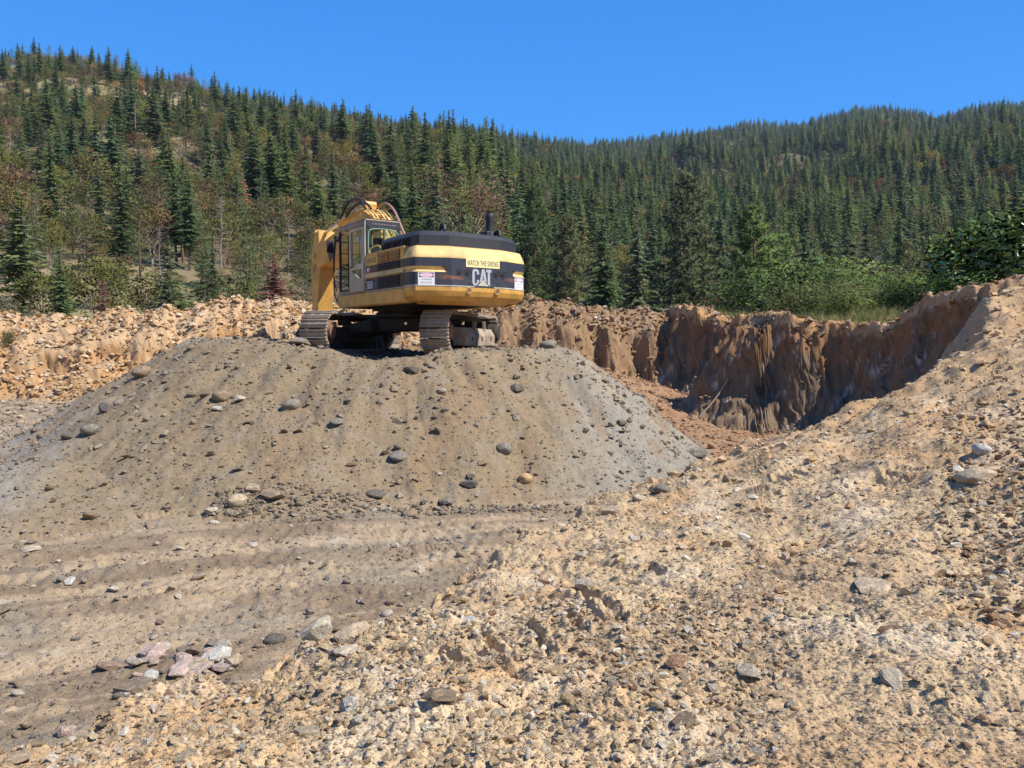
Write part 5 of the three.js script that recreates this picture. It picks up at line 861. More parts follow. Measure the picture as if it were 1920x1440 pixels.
// --- the woods: every stem is placed first, then the 300 that show largest become trees of their own and the rest one mass
{
  const r = mulberry(4242), spots = [], grid = new Map();
  const free = (x, d, gap) => { const gx = Math.floor(x / 8), gd = Math.floor(d / 8); for (let a = -1; a <= 1; a++) for (let b = -1; b <= 1; b++) for (const [px, pd] of grid.get((gx + a) * 5000 + gd + b) ?? []) if ((px - x) ** 2 + (pd - d) ** 2 < gap * gap) return false; for (const [hx, hd] of HEROES) if ((hx - x) ** 2 + (hd - d) ** 2 < 9) return false; return true; };
  const take = (x, d) => { const k = Math.floor(x / 8) * 5000 + Math.floor(d / 8); grid.has(k) ? grid.get(k).push([x, d]) : grid.set(k, [[x, d]]); };
  const pick = (w) => { let t = r() * w.reduce((s, [, v]) => s + v, 0); for (const [k, v] of w) if ((t -= v) <= 0) return k; return w[0][0]; };
  for (let tries = 0; tries < 170000; tries++) {
    const b = -0.74 + 1.48 * r(), far = r(), rr = far < 0.36 ? lerp(46, 320, Math.sqrt(r())) : Math.sqrt(lerp(200 ** 2, 1560 ** 2, r())), [R] = ridgeAt(b);
    if (rr > R + 45) continue;
    const x = rr * Math.sin(b), d = rr * Math.cos(b), left = smooth(0.02, -0.2, b), open = clearing(x, d);
    if (b > 0.04 && rr < 118 && (rr < 62 || r() < 0.62)) continue;              // brush patch stays open
    if (r() < open * 0.75) { if (r() > 0.3) continue; }
    let sp;
    const patch = n2(x * 0.012 + 50, d * 0.012);
    if (rr < 125 && b > 0.04) sp = pick([['shrub', 2.2], ['pine', 1], ['oak', 0.9], ['conifer', 0.5], ['snag', 0.5], ['madrone', 0.5]]);
    else if (rr < 120) sp = pick([['conifer', 1.6 - left], ['pine', 1.0], ['oak', 0.7 + left], ['shrub', 1.6], ['madrone', 0.5], ['snag', 0.35]]);
    else if (left > 0.4) sp = pick([['conifer', 3.3 - 1.2 * smooth(-0.3, -0.5, b)], ['pine', 0.9], ['oak', 2.2 + 2 * Math.max(0, patch)], ['madrone', 1.1 + 2 * Math.max(0, patch)], ['rusty', 0.16], ['snag', 0.4], ['shrub', 0.9]]);
    else sp = pick([['conifer', 6], ['pine', 1.5], ['oak', 1.7 + 2 * Math.max(0, patch)], ['madrone', 0.7 + 1.2 * Math.max(0, -patch)], ['rusty', 0.16], ['snag', 0.4]]);
    const gap = sp === 'shrub' ? 2.4 : rr < 120 ? 3.2 : rr < 330 ? 4.1 : lerp(4.4, 6.6, smooth(330, 1000, rr));
    if (!free(x, d, gap)) continue;
    take(x, d);
    const [h0, h1] = SPECIES[sp].h, near = smooth(150, 60, rr), hh = lerp(h0, h1, Math.pow(r(), 1.1)) * (1 - 0.42 * near) * (1 - 0.26 * left) * (rr < 125 && b > 0.04 ? 0.75 : 1) * lerp(1, 0.72, smooth(-0.1, 0.05, b) * smooth(600, 300, rr)), S = SPECIES[sp];
    spots.push({ x, d, r: rr, b, sp, h: hh, y: outerY(x, d) - 0.3, proto: Math.floor(r() * S.protos.length), tint: Math.floor(r() * S.tints.length), turn: r() * 6.28, wide: 0.85 + 0.4 * r(), j: r() });
  }
  spots.sort((a, b) => a.r - b.r);
  // how much of each stem shows from the site
  const GW = 288, GH = 130, cover = new Uint8Array(GW * GH), px = (x, d) => (x / d * 1442 + 960) / 1920 * GW, py = (y, d) => (645 - (y - EYE) / d * 1442) / 640 * GH;
  for (let i = 0; i < GW; i++) for (let j = 0; j < GH; j++) { const u = i / GW * 1920, v = j / GH * 640; if (v > 585 || (u > 600 && u < 985 && v > 430) || (u > 1700 && v > 470) || (u > 960 && u < 1700 && v > 600)) cover[j * GW + i] = 1; }
  for (const t of spots) {
    const w = (t.sp === 'conifer' || t.sp === 'rusty' ? 0.13 : t.sp === 'shrub' ? 0.5 : t.sp === 'snag' ? 0.08 : 0.28) * t.h * t.wide, cone = t.sp === 'conifer' || t.sp === 'rusty' || t.sp === 'pine' || t.sp === 'snag';
    const cx = px(t.x, t.d), yt = py(t.y + t.h, t.d), yb = py(t.y + t.h * 0.1, t.d), hw = w / t.d * 1442 / 1920 * GW; let shown = 0;
    for (let j = Math.max(0, Math.floor(yt)); j < Math.min(GH, yb); j++) { const q = clamp((j + 0.5 - yt) / (yb - yt)), half = hw * (cone ? q : Math.sqrt(1 - (2 * q - 1) ** 2)); for (let i = Math.max(0, Math.round(cx - half)); i <= Math.min(GW - 1, Math.round(cx + half)); i++) if (!cover[j * GW + i]) { shown++; if (t.sp !== 'snag') cover[j * GW + i] = 1; } }
    t.shown = cx < 1 || cx > GW - 1 ? 0 : shown;
  }
  const big = new Set([...spots].sort((a, b) => b.shown - a.shown).slice(0, 285));
  const words = { conifer: ['conifer_tree', 'conifer', 'green conifer'], pine: ['pine_tree', 'pine tree', 'long-needled pine'], oak: ['oak_tree', 'oak tree', 'olive green oak'], madrone: ['madrone_tree', 'madrone tree', 'brownish madrone'], rusty: ['conifer_tree', 'conifer', 'rust red dead conifer'], snag: ['dead_tree', 'dead tree', 'bare grey dead tree'], shrub: ['shrub', 'shrub', 'leafy shrub'] };
  const rest = new Map(), twins = new Map();
  for (const t of spots) {
    if (big.has(t)) {
      const [nm, cat, look] = words[t.sp], u = 960 + t.x / t.d * 1442, v = 645 - (t.y + t.h * 0.6 - EYE) / t.d * 1442, tallPx = t.h / t.d * 1442;
      const size = tallPx > 150 ? 'very tall' : tallPx > 95 ? 'tall' : tallPx > 55 ? 'middling' : 'small', high = v < 190 ? 'near the skyline' : v < 290 ? 'high on the hill' : v < 390 ? 'halfway up the hill' : v < 480 ? 'low on the hill' : 'just behind the berm';
      const side = u < 130 ? 'at the far left edge' : u < 260 ? 'left of the big madrone' : u < 400 ? 'round the big madrone' : u < 560 ? 'between madrone and boom' : u < 700 ? 'behind the boom' : u < 960 ? 'above the engine hood' : u < 1180 ? 'right of the excavator' : u < 1400 ? 'by the tallest pine' : u < 1560 ? 'above the dug bank' : u < 1740 ? 'above the green brush' : 'above the glossy bush';
      const lab = `${size} ${look} ${high}, ${side}`; twins.has(lab) || twins.set(lab, []); twins.get(lab).push([u, plantTree(nm, t.sp, t.proto, t.tint, t.x, t.d, t.y, t.h, t.wide, t.turn, lab, cat, `${look}s ${high}`)]);
    } else { const k = t.sp + '/' + t.proto; rest.has(k) ? rest.get(k).push(t) : rest.set(k, [t]); }
  }
  const ORD = ['first', 'second', 'third', 'fourth', 'fifth', 'sixth', 'seventh', 'eighth', 'ninth', 'tenth', 'eleventh', 'twelfth', 'thirteenth', 'fourteenth', 'fifteenth', 'sixteenth'];
  for (const [lab, list] of twins) if (list.length > 1) list.sort((a, b) => a[0] - b[0]).forEach(([, o], i) => { o.userData.label = `${lab}, ${ORD[i] ?? i + 1 + 'th'} from left`; });
  const forest = new THREE.Group(); forest.name = 'forest'; tag(forest, 'dense mixed forest covering the hillsides', 'forest', null, 'stuff'); scene.add(forest);
  const m = new THREE.Matrix4(), q = new THREE.Quaternion(), Y = V(0, 1, 0), col = new THREE.Color();
  for (const [k, list] of rest) {
    const [sp, pi] = k.split('/'), S = SPECIES[sp], P = S.protos[pi], nm = words[sp][0] + '_mass';
    const bark = S.bark.color, avg = [0.08, 0.1, 0.045];
    const crown = new THREE.InstancedMesh(P.crown, leafMat([1, 1, 1], false), list.length), trunk = new THREE.InstancedMesh(P.trunk, S.bark, list.length); crown.name = nm + '_crowns'; trunk.name = nm + '_trunks';
    list.forEach((t, i) => { m.compose(V(t.x, t.y, -t.d), q.setFromAxisAngle(Y, t.turn), V(t.h * t.wide, t.h, t.h * t.wide)); crown.setMatrixAt(i, m); trunk.setMatrixAt(i, m); const c = S.tints[t.tint], l = 0.7 + 0.6 * t.j, w = 0.9 + 0.3 * ((t.j * 7.3) % 1); crown.setColorAt(i, col.setRGB(c[0] * l * w, c[1] * l, c[2] * l * (2 - w) * 0.9)); });
    for (const o of [crown, trunk]) { o.userData.kind = 'stuff'; forest.add(o); }
  }
  console.log('stems', spots.length, 'smallest shown of the 285', Math.min(...[...big].map((t) => t.shown)));
}

// ------------------------------------------------------------------ stones
function rockGeo(seed, angular, detail = 3) { // a stone about one unit across
  const r = mulberry(seed), s = [0.85 + 0.5 * r(), 0.55 + 0.3 * r(), 0.75 + 0.4 * r()];
  if (angular) { // broken rock: the hull of a few corner points
    const pts = []; for (let i = 0; i < (detail > 1 ? 22 : 11); i++) { const u = unit3(r), k = 0.5 * (0.72 + 0.28 * r()); pts.push(V(u[0] * k * s[0], u[1] * k * s[1], u[2] * k * s[2])); }
    return metreUV(new ConvexGeometry(pts));
  }
  const g = mergeVertices(new THREE.IcosahedronGeometry(0.5, detail).deleteAttribute('uv').deleteAttribute('normal')), p = g.attributes.position, planes = [];
  for (let i = 0; i < 6; i++) planes.push([unit3(r), 0.38 + 0.09 * r()]);
  for (let i = 0; i < p.count; i++) {
    const v = [p.getX(i), p.getY(i), p.getZ(i)], l = Math.hypot(...v); let k = 0.5;
    for (const [n, d] of planes) { const q = (v[0] * n[0] + v[1] * n[1] + v[2] * n[2]) / l; if (q > 0.05) k = Math.min(k, d / q); }
    k += 0.03 * n3(v[0] * 4 + seed, v[1] * 4, v[2] * 4) + 0.008 * n3(v[0] * 13, v[1] * 13 + seed, v[2] * 13);
    p.setXYZ(i, v[0] / l * k * s[0], v[1] / l * k * s[1], v[2] / l * k * s[2]);
  }
  g.computeVertexNormals(); return metreUV(g);
}
const ROCKS = { angular: Array.from({ length: 9 }, (_, i) => rockGeo(600 + i, true, 3)), round: Array.from({ length: 7 }, (_, i) => rockGeo(700 + i, false, 3)), chip: Array.from({ length: 7 }, (_, i) => rockGeo(800 + i, true, 1)), pebble: Array.from({ length: 5 }, (_, i) => rockGeo(900 + i, false, 1)) };
const [stoneTone] = grainTexture(256, 51, (v, n, r) => { tileNoise(v, n, r, 5, 0.6); tileNoise(v, n, r, 16, 0.4); tileNoise(v, n, r, 60, 0.3); });
const stoneMap = dataTex(toned(stoneTone, 0.66, 1.0, 0.05), 256, true, 1.6), stoneBump = dataTex(stoneTone, 256, false, 2.2);
const stoneMat = (rgb) => new THREE.MeshStandardMaterial({ color: new THREE.Color().setRGB(...rgb.map((v) => v * 1.4)), map: stoneMap, bumpMap: stoneBump, bumpScale: 0.012, roughness: 0.92 });
const STONE = { grey: stoneMat([0.25, 0.215, 0.165]), dark: stoneMat([0.16, 0.135, 0.105]), brown: stoneMat([0.30, 0.215, 0.14]), tan: stoneMat([0.52, 0.40, 0.26]), ochre: stoneMat([0.52, 0.345, 0.17]), pale: stoneMat([0.52, 0.43, 0.31]), white: stoneMat([0.62, 0.57, 0.48]), pink: stoneMat([0.56, 0.41, 0.33]), rust: stoneMat([0.38, 0.21, 0.12]) };
function setStone(parent, name, kind, i, mat, x, d, w, turn, flat = 1, sink = 0.28, roll = 0) {
  const m = new THREE.Mesh(ROCKS[kind][i % ROCKS[kind].length], mat); m.name = name; m.scale.set(w, w * flat, w); m.rotation.set(roll, turn, roll * 0.6); m.position.set(x, groundY(x, d) + w * flat * (0.36 - sink), -d); parent.add(m); return m;
}
{
  const list = [ // x, d, width, kind, prototype, colour, flatness, label
    [-7.86, 14.29, 0.34, 'round', 0, 'grey', 0.9, 'dark grey boulder at the left foot of the mound, larger of two side by side'], [-8.3, 14.35, 0.22, 'round', 1, 'dark', 0.8, 'low dark cobble just left of the boulder at the left mound foot'],
    [-8.08, 15.3, 0.36, 'angular', 2, 'dark', 1.1, 'blocky dark boulder on the grey left flank of the mound'], [-8.34, 17.3, 0.34, 'round', 3, 'brown', 1.1, 'brown boulder on the upper left outline of the mound'],
    [-5.62, 14.8, 0.34, 'round', 4, 'brown', 0.9, 'brown cobble beside the white stone on the bench of the mound'], [-5.5, 14.3, 0.24, 'angular', 5, 'white', 0.8, 'bright white stone on the bench of the mound'], [-5.2, 14.6, 0.26, 'angular', 6, 'pale', 0.7, 'pale stone lying above the white stone on the mound bench'],
    [-4.12, 14.31, 0.34, 'round', 5, 'grey', 0.8, 'grey boulder with small stones at the middle of the mound bench'], [-3.12, 13.64, 0.24, 'round', 6, 'grey', 0.6, 'flat grey stone right of the mound bench'],
    [0.23, 13.03, 0.24, 'round', 2, 'ochre', 1.0, 'light tan round stone low on the right half of the mound face'], [-0.69, 12.45, 0.26, 'angular', 1, 'dark', 0.8, 'dark angular stone low on the mound below the tracks'], [-1.03, 11.95, 0.30, 'angular', 3, 'grey', 0.75, 'grey block standing at the foot of the mound'],
    [-2.12, 11.8, 0.24, 'round', 1, 'dark', 0.6, 'flat dark stone near the mound foot left of the grey block'], [-1.53, 11.28, 0.22, 'round', 0, 'brown', 0.7, 'brown cobble lying on the floor in front of the mound foot'], [-3.59, 11.42, 0.46, 'angular', 4, 'brown', 0.7, 'largest brown boulder among the pebbles at the mound foot'],
    [-3.95, 11.6, 0.26, 'angular', 7, 'tan', 0.7, 'tan stone behind the largest boulder at the mound foot'], [-4.04, 11.22, 0.26, 'round', 5, 'tan', 1.0, 'tan boulder left of the pebble patch at the mound foot'], [-4.37, 11.06, 0.3, 'angular', 0, 'pale', 0.6, 'pale flat stone farthest left along the mound foot row'],
    [0.11, 15.5, 0.34, 'angular', 8, 'dark', 1.0, 'dark wedge of rock high on the right half of the mound face'], [-2.03, 15.38, 0.28, 'angular', 1, 'dark', 1.0, 'dark stone just below the edge under the excavator tracks'], [0.85, 18.0, 0.36, 'round', 3, 'grey', 0.9, 'big grey boulder on the top right shoulder of the mound'],
    [2.22, 15.6, 0.22, 'angular', 2, 'dark', 1.1, 'dark stone halfway down the right slope of the mound'], [-0.14, 13.64, 0.32, 'round', 4, 'grey', 0.8, 'half buried grey boulder in the middle right of the mound face'], [-1.94, 13.0, 0.3, 'round', 6, 'grey', 0.7, 'broad half buried grey boulder in the centre of the mound face'],
    [-5.0, 18.2, 0.6, 'angular', 6, 'grey', 0.55, 'flat grey slab on the crest left of the left track'],
    [-1.34, 5.2, 0.27, 'angular', 0, 'pale', 1.2, 'tall pale slab standing on the edge of the near fill bank'], [-1.06, 4.85, 0.22, 'angular', 4, 'pale', 0.55, 'flat cream block in front of the tall pale slab'], [-1.08, 5.18, 0.24, 'angular', 7, 'tan', 0.9, 'tan block right behind the tall pale slab'], [-1.5, 5.05, 0.22, 'angular', 5, 'tan', 0.6, 'low tan stone left of the tall pale slab'],
    [-3.19, 6.01, 0.22, 'angular', 3, 'brown', 0.8, 'brown stone leftmost in the pinkish rubble on the floor'], [-3.0, 6.27, 0.22, 'angular', 2, 'pink', 1.0, 'pink angular stone at the top of the rubble on the floor'], [-2.54, 5.82, 0.26, 'angular', 8, 'pink', 0.7, 'largest pinkish stone in the rubble on the floor'], [-2.75, 5.5, 0.24, 'angular', 1, 'brown', 0.95, 'dark brown block in front of the pinkish rubble'], [-2.35, 6.0, 0.2, 'angular', 6, 'white', 0.8, 'whitish stone at the right end of the pinkish rubble'],
    [-2.02, 6.41, 0.17, 'round', 2, 'dark', 0.8, 'dark cobble lying alone on the floor near the bank edge'], [-2.82, 4.75, 0.13, 'angular', 5, 'pink', 1.2, 'upright pink stone at the bottom left corner'], [-5.85, 9.22, 0.3, 'angular', 4, 'pale', 0.3, 'flat pale stone at the far left of the floor'], [-4.76, 8.16, 0.17, 'angular', 0, 'white', 0.6, 'small white stone on the floor left of the crawler marks'],
    [0.26, 3.53, 0.09, 'angular', 5, 'ochre', 0.95, 'ochre block on the near slope below the tilted flake'], [0.24, 3.95, 0.14, 'angular', 2, 'ochre', 0.45, 'long tilted ochre flake on the near slope'], [-0.32, 3.42, 0.15, 'angular', 8, 'brown', 0.8, 'brown tilted stone in the near rubble at the bottom centre'], [0.55, 5.8, 0.16, 'angular', 3, 'pale', 0.9, 'pale block at the upper end of a crawler print on the slope'], [0.86, 3.95, 0.11, 'angular', 6, 'rust', 0.9, 'rust brown block on the slope right of the tilted flake'],
    [1.22, 9.28, 0.22, 'angular', 1, 'tan', 0.9, 'tan clod on the rim of the fill bank near the mound foot'], [1.61, 9.68, 0.2, 'angular', 4, 'pale', 0.9, 'pale stone on the rim just below the mound foot'], [1.95, 9.9, 0.17, 'round', 1, 'grey', 0.9, 'grey stone rightmost in the rim row below the mound foot'],
    [1.19, 3.77, 0.13, 'angular', 7, 'pale', 0.4, 'flat pale chip on the open middle of the slope'], [2.51, 5.24, 0.32, 'angular', 5, 'tan', 0.35, 'broad flat clod with a dark gap under it on the right slope'], [1.75, 3.46, 0.16, 'angular', 0, 'pale', 0.5, 'pale chip in the near right rubble'], [4.55, 7.5, 0.3, 'round', 3, 'tan', 0.8, 'tan rounded stone in the brown rubble at the right edge'], [5.15, 8.4, 0.2, 'round', 5, 'white', 0.9, 'white stone high in the brown rubble at the right edge'],
    [4.27, 17.2, 0.5, 'angular', 4, 'grey', 0.5, 'flat grey rock where the mound foot meets the pit'], [4.0, 16.6, 0.42, 'angular', 7, 'grey', 0.6, 'grey rock nearer the viewer where the mound foot meets the pit'], [3.4, 15.9, 0.36, 'angular', 0, 'grey', 0.5, 'low grey rock on the right toe of the mound'],
    [5.7, 24.6, 0.75, 'angular', 1, 'grey', 0.45, 'flat grey slab on the pit floor below the dug bank'], [3.3, 29.9, 0.5, 'angular', 6, 'white', 0.5, 'whitish slab on the crest of the back berm'], [3.05, 29.3, 0.35, 'angular', 3, 'pale', 0.6, 'pale stone just below the whitish slab on the back berm'],
  ];
  let k = 0;
  for (const [x, d, w, kind, i, c, f, label] of list) { k++; const m = setStone(scene, numbered(kind === 'round' ? 'boulder' : 'rock'), kind, i, STONE[c], x, d, w * 1.12, k * 1.7, f, 0.22, (k % 5 - 2) * 0.1); tag(m, label, kind === 'round' ? 'boulder' : 'rock'); }
}
{ // stones that stick out of the soil are pieces of the slope they lie in
  const r = mulberry(3131);
  const near = (id, n, rr, cols, kinds, size, test) => { let got = 0, tries = 0; while (got < n && tries++ < 9000) { const a = (r() - 0.5) * 1.34, R = rr[0] * Math.pow(rr[1] / rr[0], r()), x = R * Math.sin(a), d = R * Math.cos(a); lay(x, d); if (where.id !== id || (test && !test(x, d))) continue; const w = size[0] + (size[1] - size[0]) * Math.pow(r(), 3.2); setStone(terrainMesh[id], 'stone', kinds[Math.floor(r() * kinds.length)], Math.floor(r() * 9), STONE[cols[Math.floor(r() * cols.length)]], x, d, w, r() * 6.28, 0.6 + 0.4 * r(), 0.22 + 0.2 * r(), (r() - 0.5) * 0.7); got++; } };
  near(MOUND_ID, 170, [10.5, 18.5], ['grey', 'grey', 'brown', 'brown', 'brown', 'pale'], ['round', 'angular', 'angular', 'angular'], [0.05, 0.14], (x, d) => d < 17.5 || Math.abs(x + 2.7) > 2.4);
  near(RAMP_ID, 260, [2.5, 9], ['tan', 'tan', 'ochre', 'pale', 'white', 'brown', 'rust'], ['angular'], [0.035, 0.12]);
  near(FLOOR_ID, 90, [5, 12], ['grey', 'brown', 'brown', 'dark', 'pale'], ['round', 'angular'], [0.05, 0.13], (x, d) => d < 15);
  near(BERM_ID, 120, [22, 31], ['ochre', 'brown', 'rust', 'pale', 'tan'], ['angular'], [0.16, 0.38]);
  for (let i = 0; i < 46; i++) { const a = r() * 6.28, q = Math.sqrt(r()), x = -2.75 + q * 0.62 * Math.cos(a), d = 5.95 + q * 0.42 * Math.sin(a); if (x * 0.5 + d > 4.2) setStone(terrainMesh[FLOOR_ID], 'stone', 'angular', i, STONE[['pink', 'pink', 'tan', 'pale', 'brown', 'white'][i % 6]], x, d, 0.07 + 0.11 * r(), r() * 6, 0.7, 0.1, (r() - 0.5) * 0.8); }
}
{ // loose gravel, too much of it to count
  const r = mulberry(99), gravel = new THREE.Group(); gravel.name = 'gravel'; tag(gravel, 'loose gravel, grit and small clods lying over the dug ground', 'gravel', null, 'stuff'); scene.add(gravel);
  const sets = new Map(), put = (kind, i, mtx, c) => { const k = kind + '/' + i; sets.has(k) || sets.set(k, []); sets.get(k).push([mtx, c]); };
  const tints = [ // by the ground they lie on
    [[0.36, 0.27, 0.18], [0.27, 0.20, 0.13], [0.24, 0.20, 0.16], [0.5, 0.42, 0.32]], [[0.28, 0.225, 0.155], [0.24, 0.19, 0.13], [0.32, 0.26, 0.19], [0.29, 0.205, 0.125], [0.21, 0.165, 0.115]],
    [[0.56, 0.41, 0.24], [0.62, 0.48, 0.31], [0.54, 0.35, 0.18], [0.72, 0.62, 0.47], [0.46, 0.31, 0.175], [0.56, 0.41, 0.235]], [[0.53, 0.36, 0.19], [0.46, 0.27, 0.12], [0.58, 0.45, 0.30]], [[0.30, 0.175, 0.09], [0.40, 0.25, 0.13], [0.24, 0.16, 0.10]]];
  const m = new THREE.Matrix4(), q = new THREE.Quaternion(), e = new THREE.Euler();
  const drop = (x, d, w, id) => { const y = groundY(x, d), T = tints[id], t = T[Math.floor(r() * T.length)], l = 0.85 + 0.3 * r(), kind = id === 1 ? (r() < 0.12 ? 'pebble' : 'chip') : id === 0 ? (r() < 0.25 ? 'pebble' : 'chip') : 'chip', f = 0.55 + 0.45 * r(); let c = t; if (id === 3 && x > -3) c = [t[0] * 0.66, t[1] * 0.62, t[2] * 0.6]; if (id === 0 && x > 1.5 && d > 14) c = [0.36 * l, 0.215 * l, 0.115 * l]; m.compose(V(x, y + w * 0.2 * f, -d), q.setFromEuler(e.set((r() - 0.5) * 1.2, r() * 6.28, (r() - 0.5) * 1.2)), V(w, w * f, w)); put(kind, Math.floor(r() * (kind === 'chip' ? 7 : 5)), m.clone(), [c[0] * l, c[1] * l, c[2] * l]); };
  for (let n = 0; n < 150000; n++) {
    const a = (r() - 0.5) * 1.42, R = 1.6 * Math.pow(34 / 1.6, Math.pow(r(), 1.0)), x = R * Math.sin(a), d = R * Math.cos(a); lay(x, d); const id = where.id;
    const clump = 0.5 + 0.5 * n2b(x * 1.1 + 8, d * 1.1), keep = id === 0 ? 0.16 + 0.3 * clump * clump + (d > 14 ? 0.4 : 0) : id === 1 ? 0.3 + 0.4 * clump : id === 2 ? 0.35 + 0.65 * clump : id === 3 ? 0.85 : where.drop > 0.25 ? 0.22 : 0.6;
    if (r() > keep) continue;
    const rel = 0.0019 * Math.min(Math.pow(r() + 1e-4, -0.42), 9); drop(x, d, clamp(R * rel, 0.005, 0.22) * (id === 3 ? 1.5 : 1), id);
  }
  // denser rubble: pebbles washed to the foot of the mound, broken rock along the bank edge and in the brown patch at the right
  for (let n = 0; n < 1500; n++) { const t = Math.pow(r(), 2.2), x = lerp(-4.2, 0.8, t) + (r() - 0.5) * 0.5, d = lerp(11.25, 12.1, t * t) + (r() - 0.5) * (0.35 + 0.7 * smooth(0.6, 0, Math.abs(t - 0.2) * 2)); lay(x, d); if (where.id < 2) drop(x, d, 0.025 + 0.09 * Math.pow(r(), 2.5), 1); }
  for (let n = 0; n < 9000; n++) { const a = lerp(-0.62, 0.35, r()), R = lerp(2.6, 5.6, Math.pow(r(), 0.8)), x = R * Math.sin(a), d = R * Math.cos(a); lay(x, d); if (where.id === 2) drop(x, d, 0.010 + 0.055 * Math.pow(r(), 3), 2); }
  for (let n = 0; n < 5200; n++) { const x = lerp(2.6, 7.5, r()), d = x / lerp(0.56, 0.86, r()); lay(x, d); if (where.id === 2 && d < 10) drop(x, d, 0.012 + 0.09 * Math.pow(r(), 3.2), r() < 0.5 ? 2 : 4); }
  for (let n = 0; n < 16000; n++) { const x = lerp(-24, 6.5, r()), d = lerp(23.5, 31.5, r()); lay(x, d); if (where.id === 3) drop(x, d, 0.05 + 0.24 * Math.pow(r(), 3.4), 3); }
  for (let n = 0; n < 5000; n++) { const x = lerp(4.5, 12, r()), d = lerp(15, 31.5, r()); lay(x, d); if (where.id === 4 && where.drop < 0.5) drop(x, d, 0.05 + 0.2 * Math.pow(r(), 3), 3); }
  const col = new THREE.Color(), gm = stoneMat([1, 1, 1]); gm.bumpScale = 0.006;
  for (const [k, list] of sets) { const [kind, i] = k.split('/'), o = new THREE.InstancedMesh(ROCKS[kind][i], gm, list.length); o.name = kind === 'chip' ? 'broken_gravel' : 'pebble_gravel'; o.userData.kind = 'stuff'; list.forEach(([mt, c], j) => { o.setMatrixAt(j, mt); o.setColorAt(j, col.setRGB(...c)); }); gravel.add(o); }
  console.log('gravel', [...sets.values()].reduce((s, l) => s + l.length, 0));
}
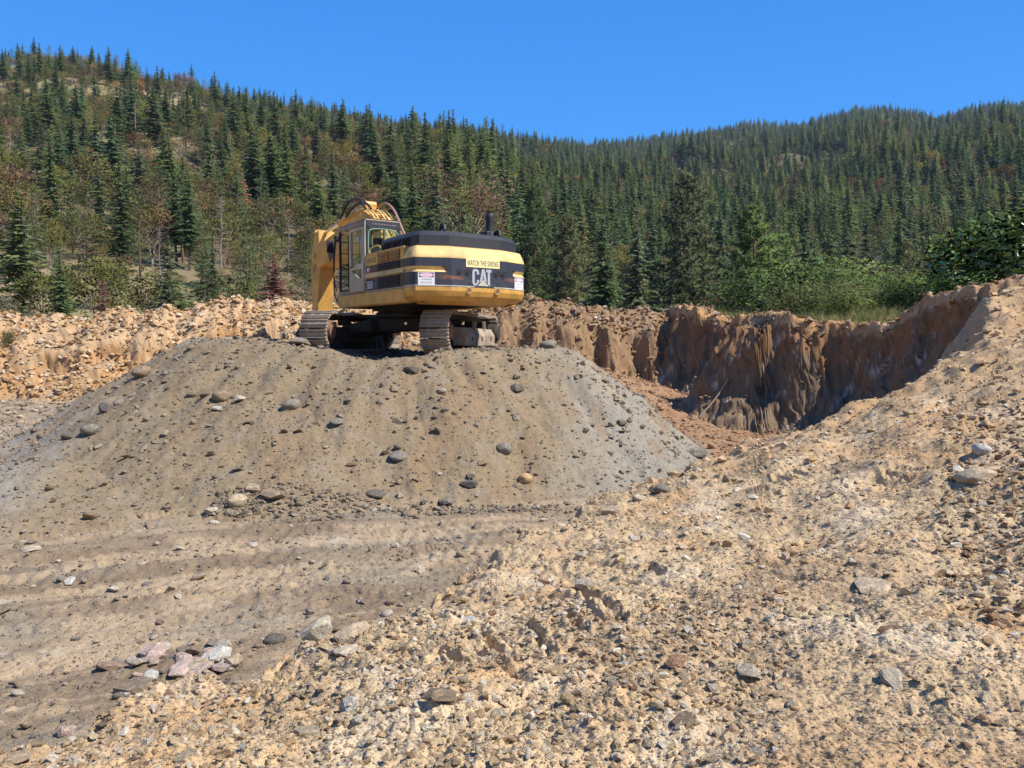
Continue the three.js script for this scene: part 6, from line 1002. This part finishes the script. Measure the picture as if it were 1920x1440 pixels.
// ------------------------------------------------------------------ brush, grass, sticks
{
  const r = mulberry(808), brushMats = [leafMat([0.23, 0.30, 0.09], true), leafMat([0.28, 0.32, 0.12], true), leafMat([0.17, 0.25, 0.08], true)];
  const low = [broadleaf(971, { y0: 0.08, rx: 0.75, clumps: 22, leaves: 120, leaf: 0.045 }), broadleaf(972, { y0: 0.06, rx: 0.85, clumps: 22, leaves: 120, leaf: 0.045 })];
  const spots = [[10.9, 25.4, 0.9], [11.7, 26.6, 1.05], [12.6, 25.2, 0.95], [13.3, 26.9, 1.1], [12.0, 28.6, 1.25], [13.9, 24.6, 0.9], [14.6, 28.6, 1.3], [11.2, 30.4, 1.4], [13.2, 31.0, 1.6], [15.8, 31.4, 1.5], [15.2, 26.0, 1.0], [12.4, 33.2, 2.2], [14.6, 34.6, 2.4], [16.9, 36.0, 2.0], [11.4, 36.5, 2.3]];
  const row = ([, d]) => (d < 27.5 ? 'front' : d < 32 ? 'middle' : 'back');
  spots.forEach(([x, d, h], i) => plantTree('brush_shrub', 'shrub', low[i % 2], brushMats[i % 3], x, d, groundY(x, d) - 0.05, h, 1.0 + 0.3 * r(), r() * 6, `${['light', 'yellowish', 'deeper'][i % 3]} green brush shrub, ${['first', 'second', 'third', 'fourth', 'fifth', 'sixth', 'seventh'][spots.filter((q) => row(q) === row([x, d]) && q[0] / q[1] < x / d).length]} from left in the ${row([x, d])} row behind the cut bank`, 'shrub', 'green brush behind the cut bank'));
  // glossy dark bush at the right edge
  const bushMat = new THREE.MeshPhysicalMaterial({ vertexColors: true, color: new THREE.Color().setRGB(0.15, 0.25, 0.055), roughness: 0.42, transmission: 0, thickness: 0, side: THREE.DoubleSide });
  const bush = broadleaf(981, { y0: 0.12, rx: 0.62, clumps: 46, leaves: 130, leaf: 0.036, stems: 7 });
  plantTree('glossy_bush', 'shrub', bush, bushMat, 15.9, 24.2, groundY(15.9, 24.2) - 0.1, 3.1, 1.15, 0.4, 'big glossy dark green bush at the right edge above the bank', 'bush');
  plantTree('glossy_bush', 'shrub', bush, bushMat, 13.6, 23.4, groundY(13.6, 23.4) - 0.1, 1.35, 1.2, 2.1, 'lower glossy green bush left of the big glossy bush', 'bush');
  // left edge plants
  plantTree('sagebrush', 'shrub', low[0], leafMat([0.30, 0.33, 0.22], true), -18.5, 28.1, groundY(-18.5, 28.1) - 0.05, 0.75, 0.7, 1, 'pale grey green sagebrush on the berm crest at the left edge', 'shrub');
  plantTree('weed_plant', 'shrub', low[1], leafMat([0.16, 0.20, 0.06], true), -17.2, 26.3, groundY(-17.2, 26.3) - 0.05, 0.55, 0.5, 2, 'small green weed on the face of the berm at the left edge', 'plant');
  plantTree('conifer_tree', 'rusty', 1, leafMat([0.30, 0.12, 0.09], false), -17.5, 33.0, outerY(-17.5, 33) - 0.3, 2.6, 1.7, 1, 'red brown dead sapling just behind the left berm', 'sapling');
  plantTree('conifer_tree', 'rusty', 0, leafMat([0.30, 0.12, 0.09], false), -10.6, 34.5, outerY(-10.6, 34.5) - 0.2, 3.6, 1.4, 3, 'red brown dead sapling behind the highest part of the left berm', 'sapling');
  // dry grass and green tufts on the flat behind the bank and along the berm
  const blade = new Tris(); for (let i = 0; i < 14; i++) { const a = r() * 6.28, l = 0.6 + 0.4 * r(), w = 0.035, s = 0.25 + 0.35 * r(), c = Math.cos(a), q = Math.sin(a); blade.tri([c * 0.08 - q * w, 0, q * 0.08 + c * w], [c * 0.08 + q * w, 0, q * 0.08 - c * w], [c * s, l, q * s], tone(r, 0.2, 0.15)); }
  const bg = blade.geometry(), spotsG = [];
  for (let i = 0; i < 9000; i++) { const x = lerp(9.2, 20, r()), d = lerp(20.5, 40, r()), q = nearest(BANK, x, d, true); if (inside(BANK, x, d) && q.dist > 1.0 && (d > 22.5 || x > 12)) spotsG.push([x, d, 0.16 + 0.3 * r()]); }
  const grass = new THREE.InstancedMesh(bg, leafMat([1, 1, 1], true), spotsG.length); grass.name = 'grass'; tag(grass, 'light green and straw coloured grass on the flat behind the cut bank', 'grass', null, 'stuff');
  const m = new THREE.Matrix4(), q = new THREE.Quaternion(), Y = V(0, 1, 0), c = new THREE.Color();
  spotsG.forEach(([x, d, h], i) => { m.compose(V(x, groundY(x, d) - 0.02, -d), q.setFromAxisAngle(Y, r() * 6.28), V(h, h, h)); grass.setMatrixAt(i, m); const t = r(); grass.setColorAt(i, c.setRGB(lerp(0.17, 0.34, t), lerp(0.22, 0.30, t), lerp(0.06, 0.13, t))); }); scene.add(grass);
  const twig = (pts, rad, label, mat) => { const g = new THREE.Mesh(metreUV(tube(pts.map(([x, d, h]) => [x, groundY(x, d) + h, -d]), rad, 24, 7)), mat); g.name = numbered('branch'); scene.add(g); tag(g, label, 'branch'); };
  twig([[5.5, 22.5, 0.04], [6.0, 22.66, 0.03], [6.42, 22.8, 0.02]], 0.024, 'long pale stick leaning on the foot of the dug bank', BARK.pale);
}

scene.traverse((o) => { if (o.isMesh) { o.castShadow = true; o.receiveShadow = true; } });
renderer.render(scene, camera);
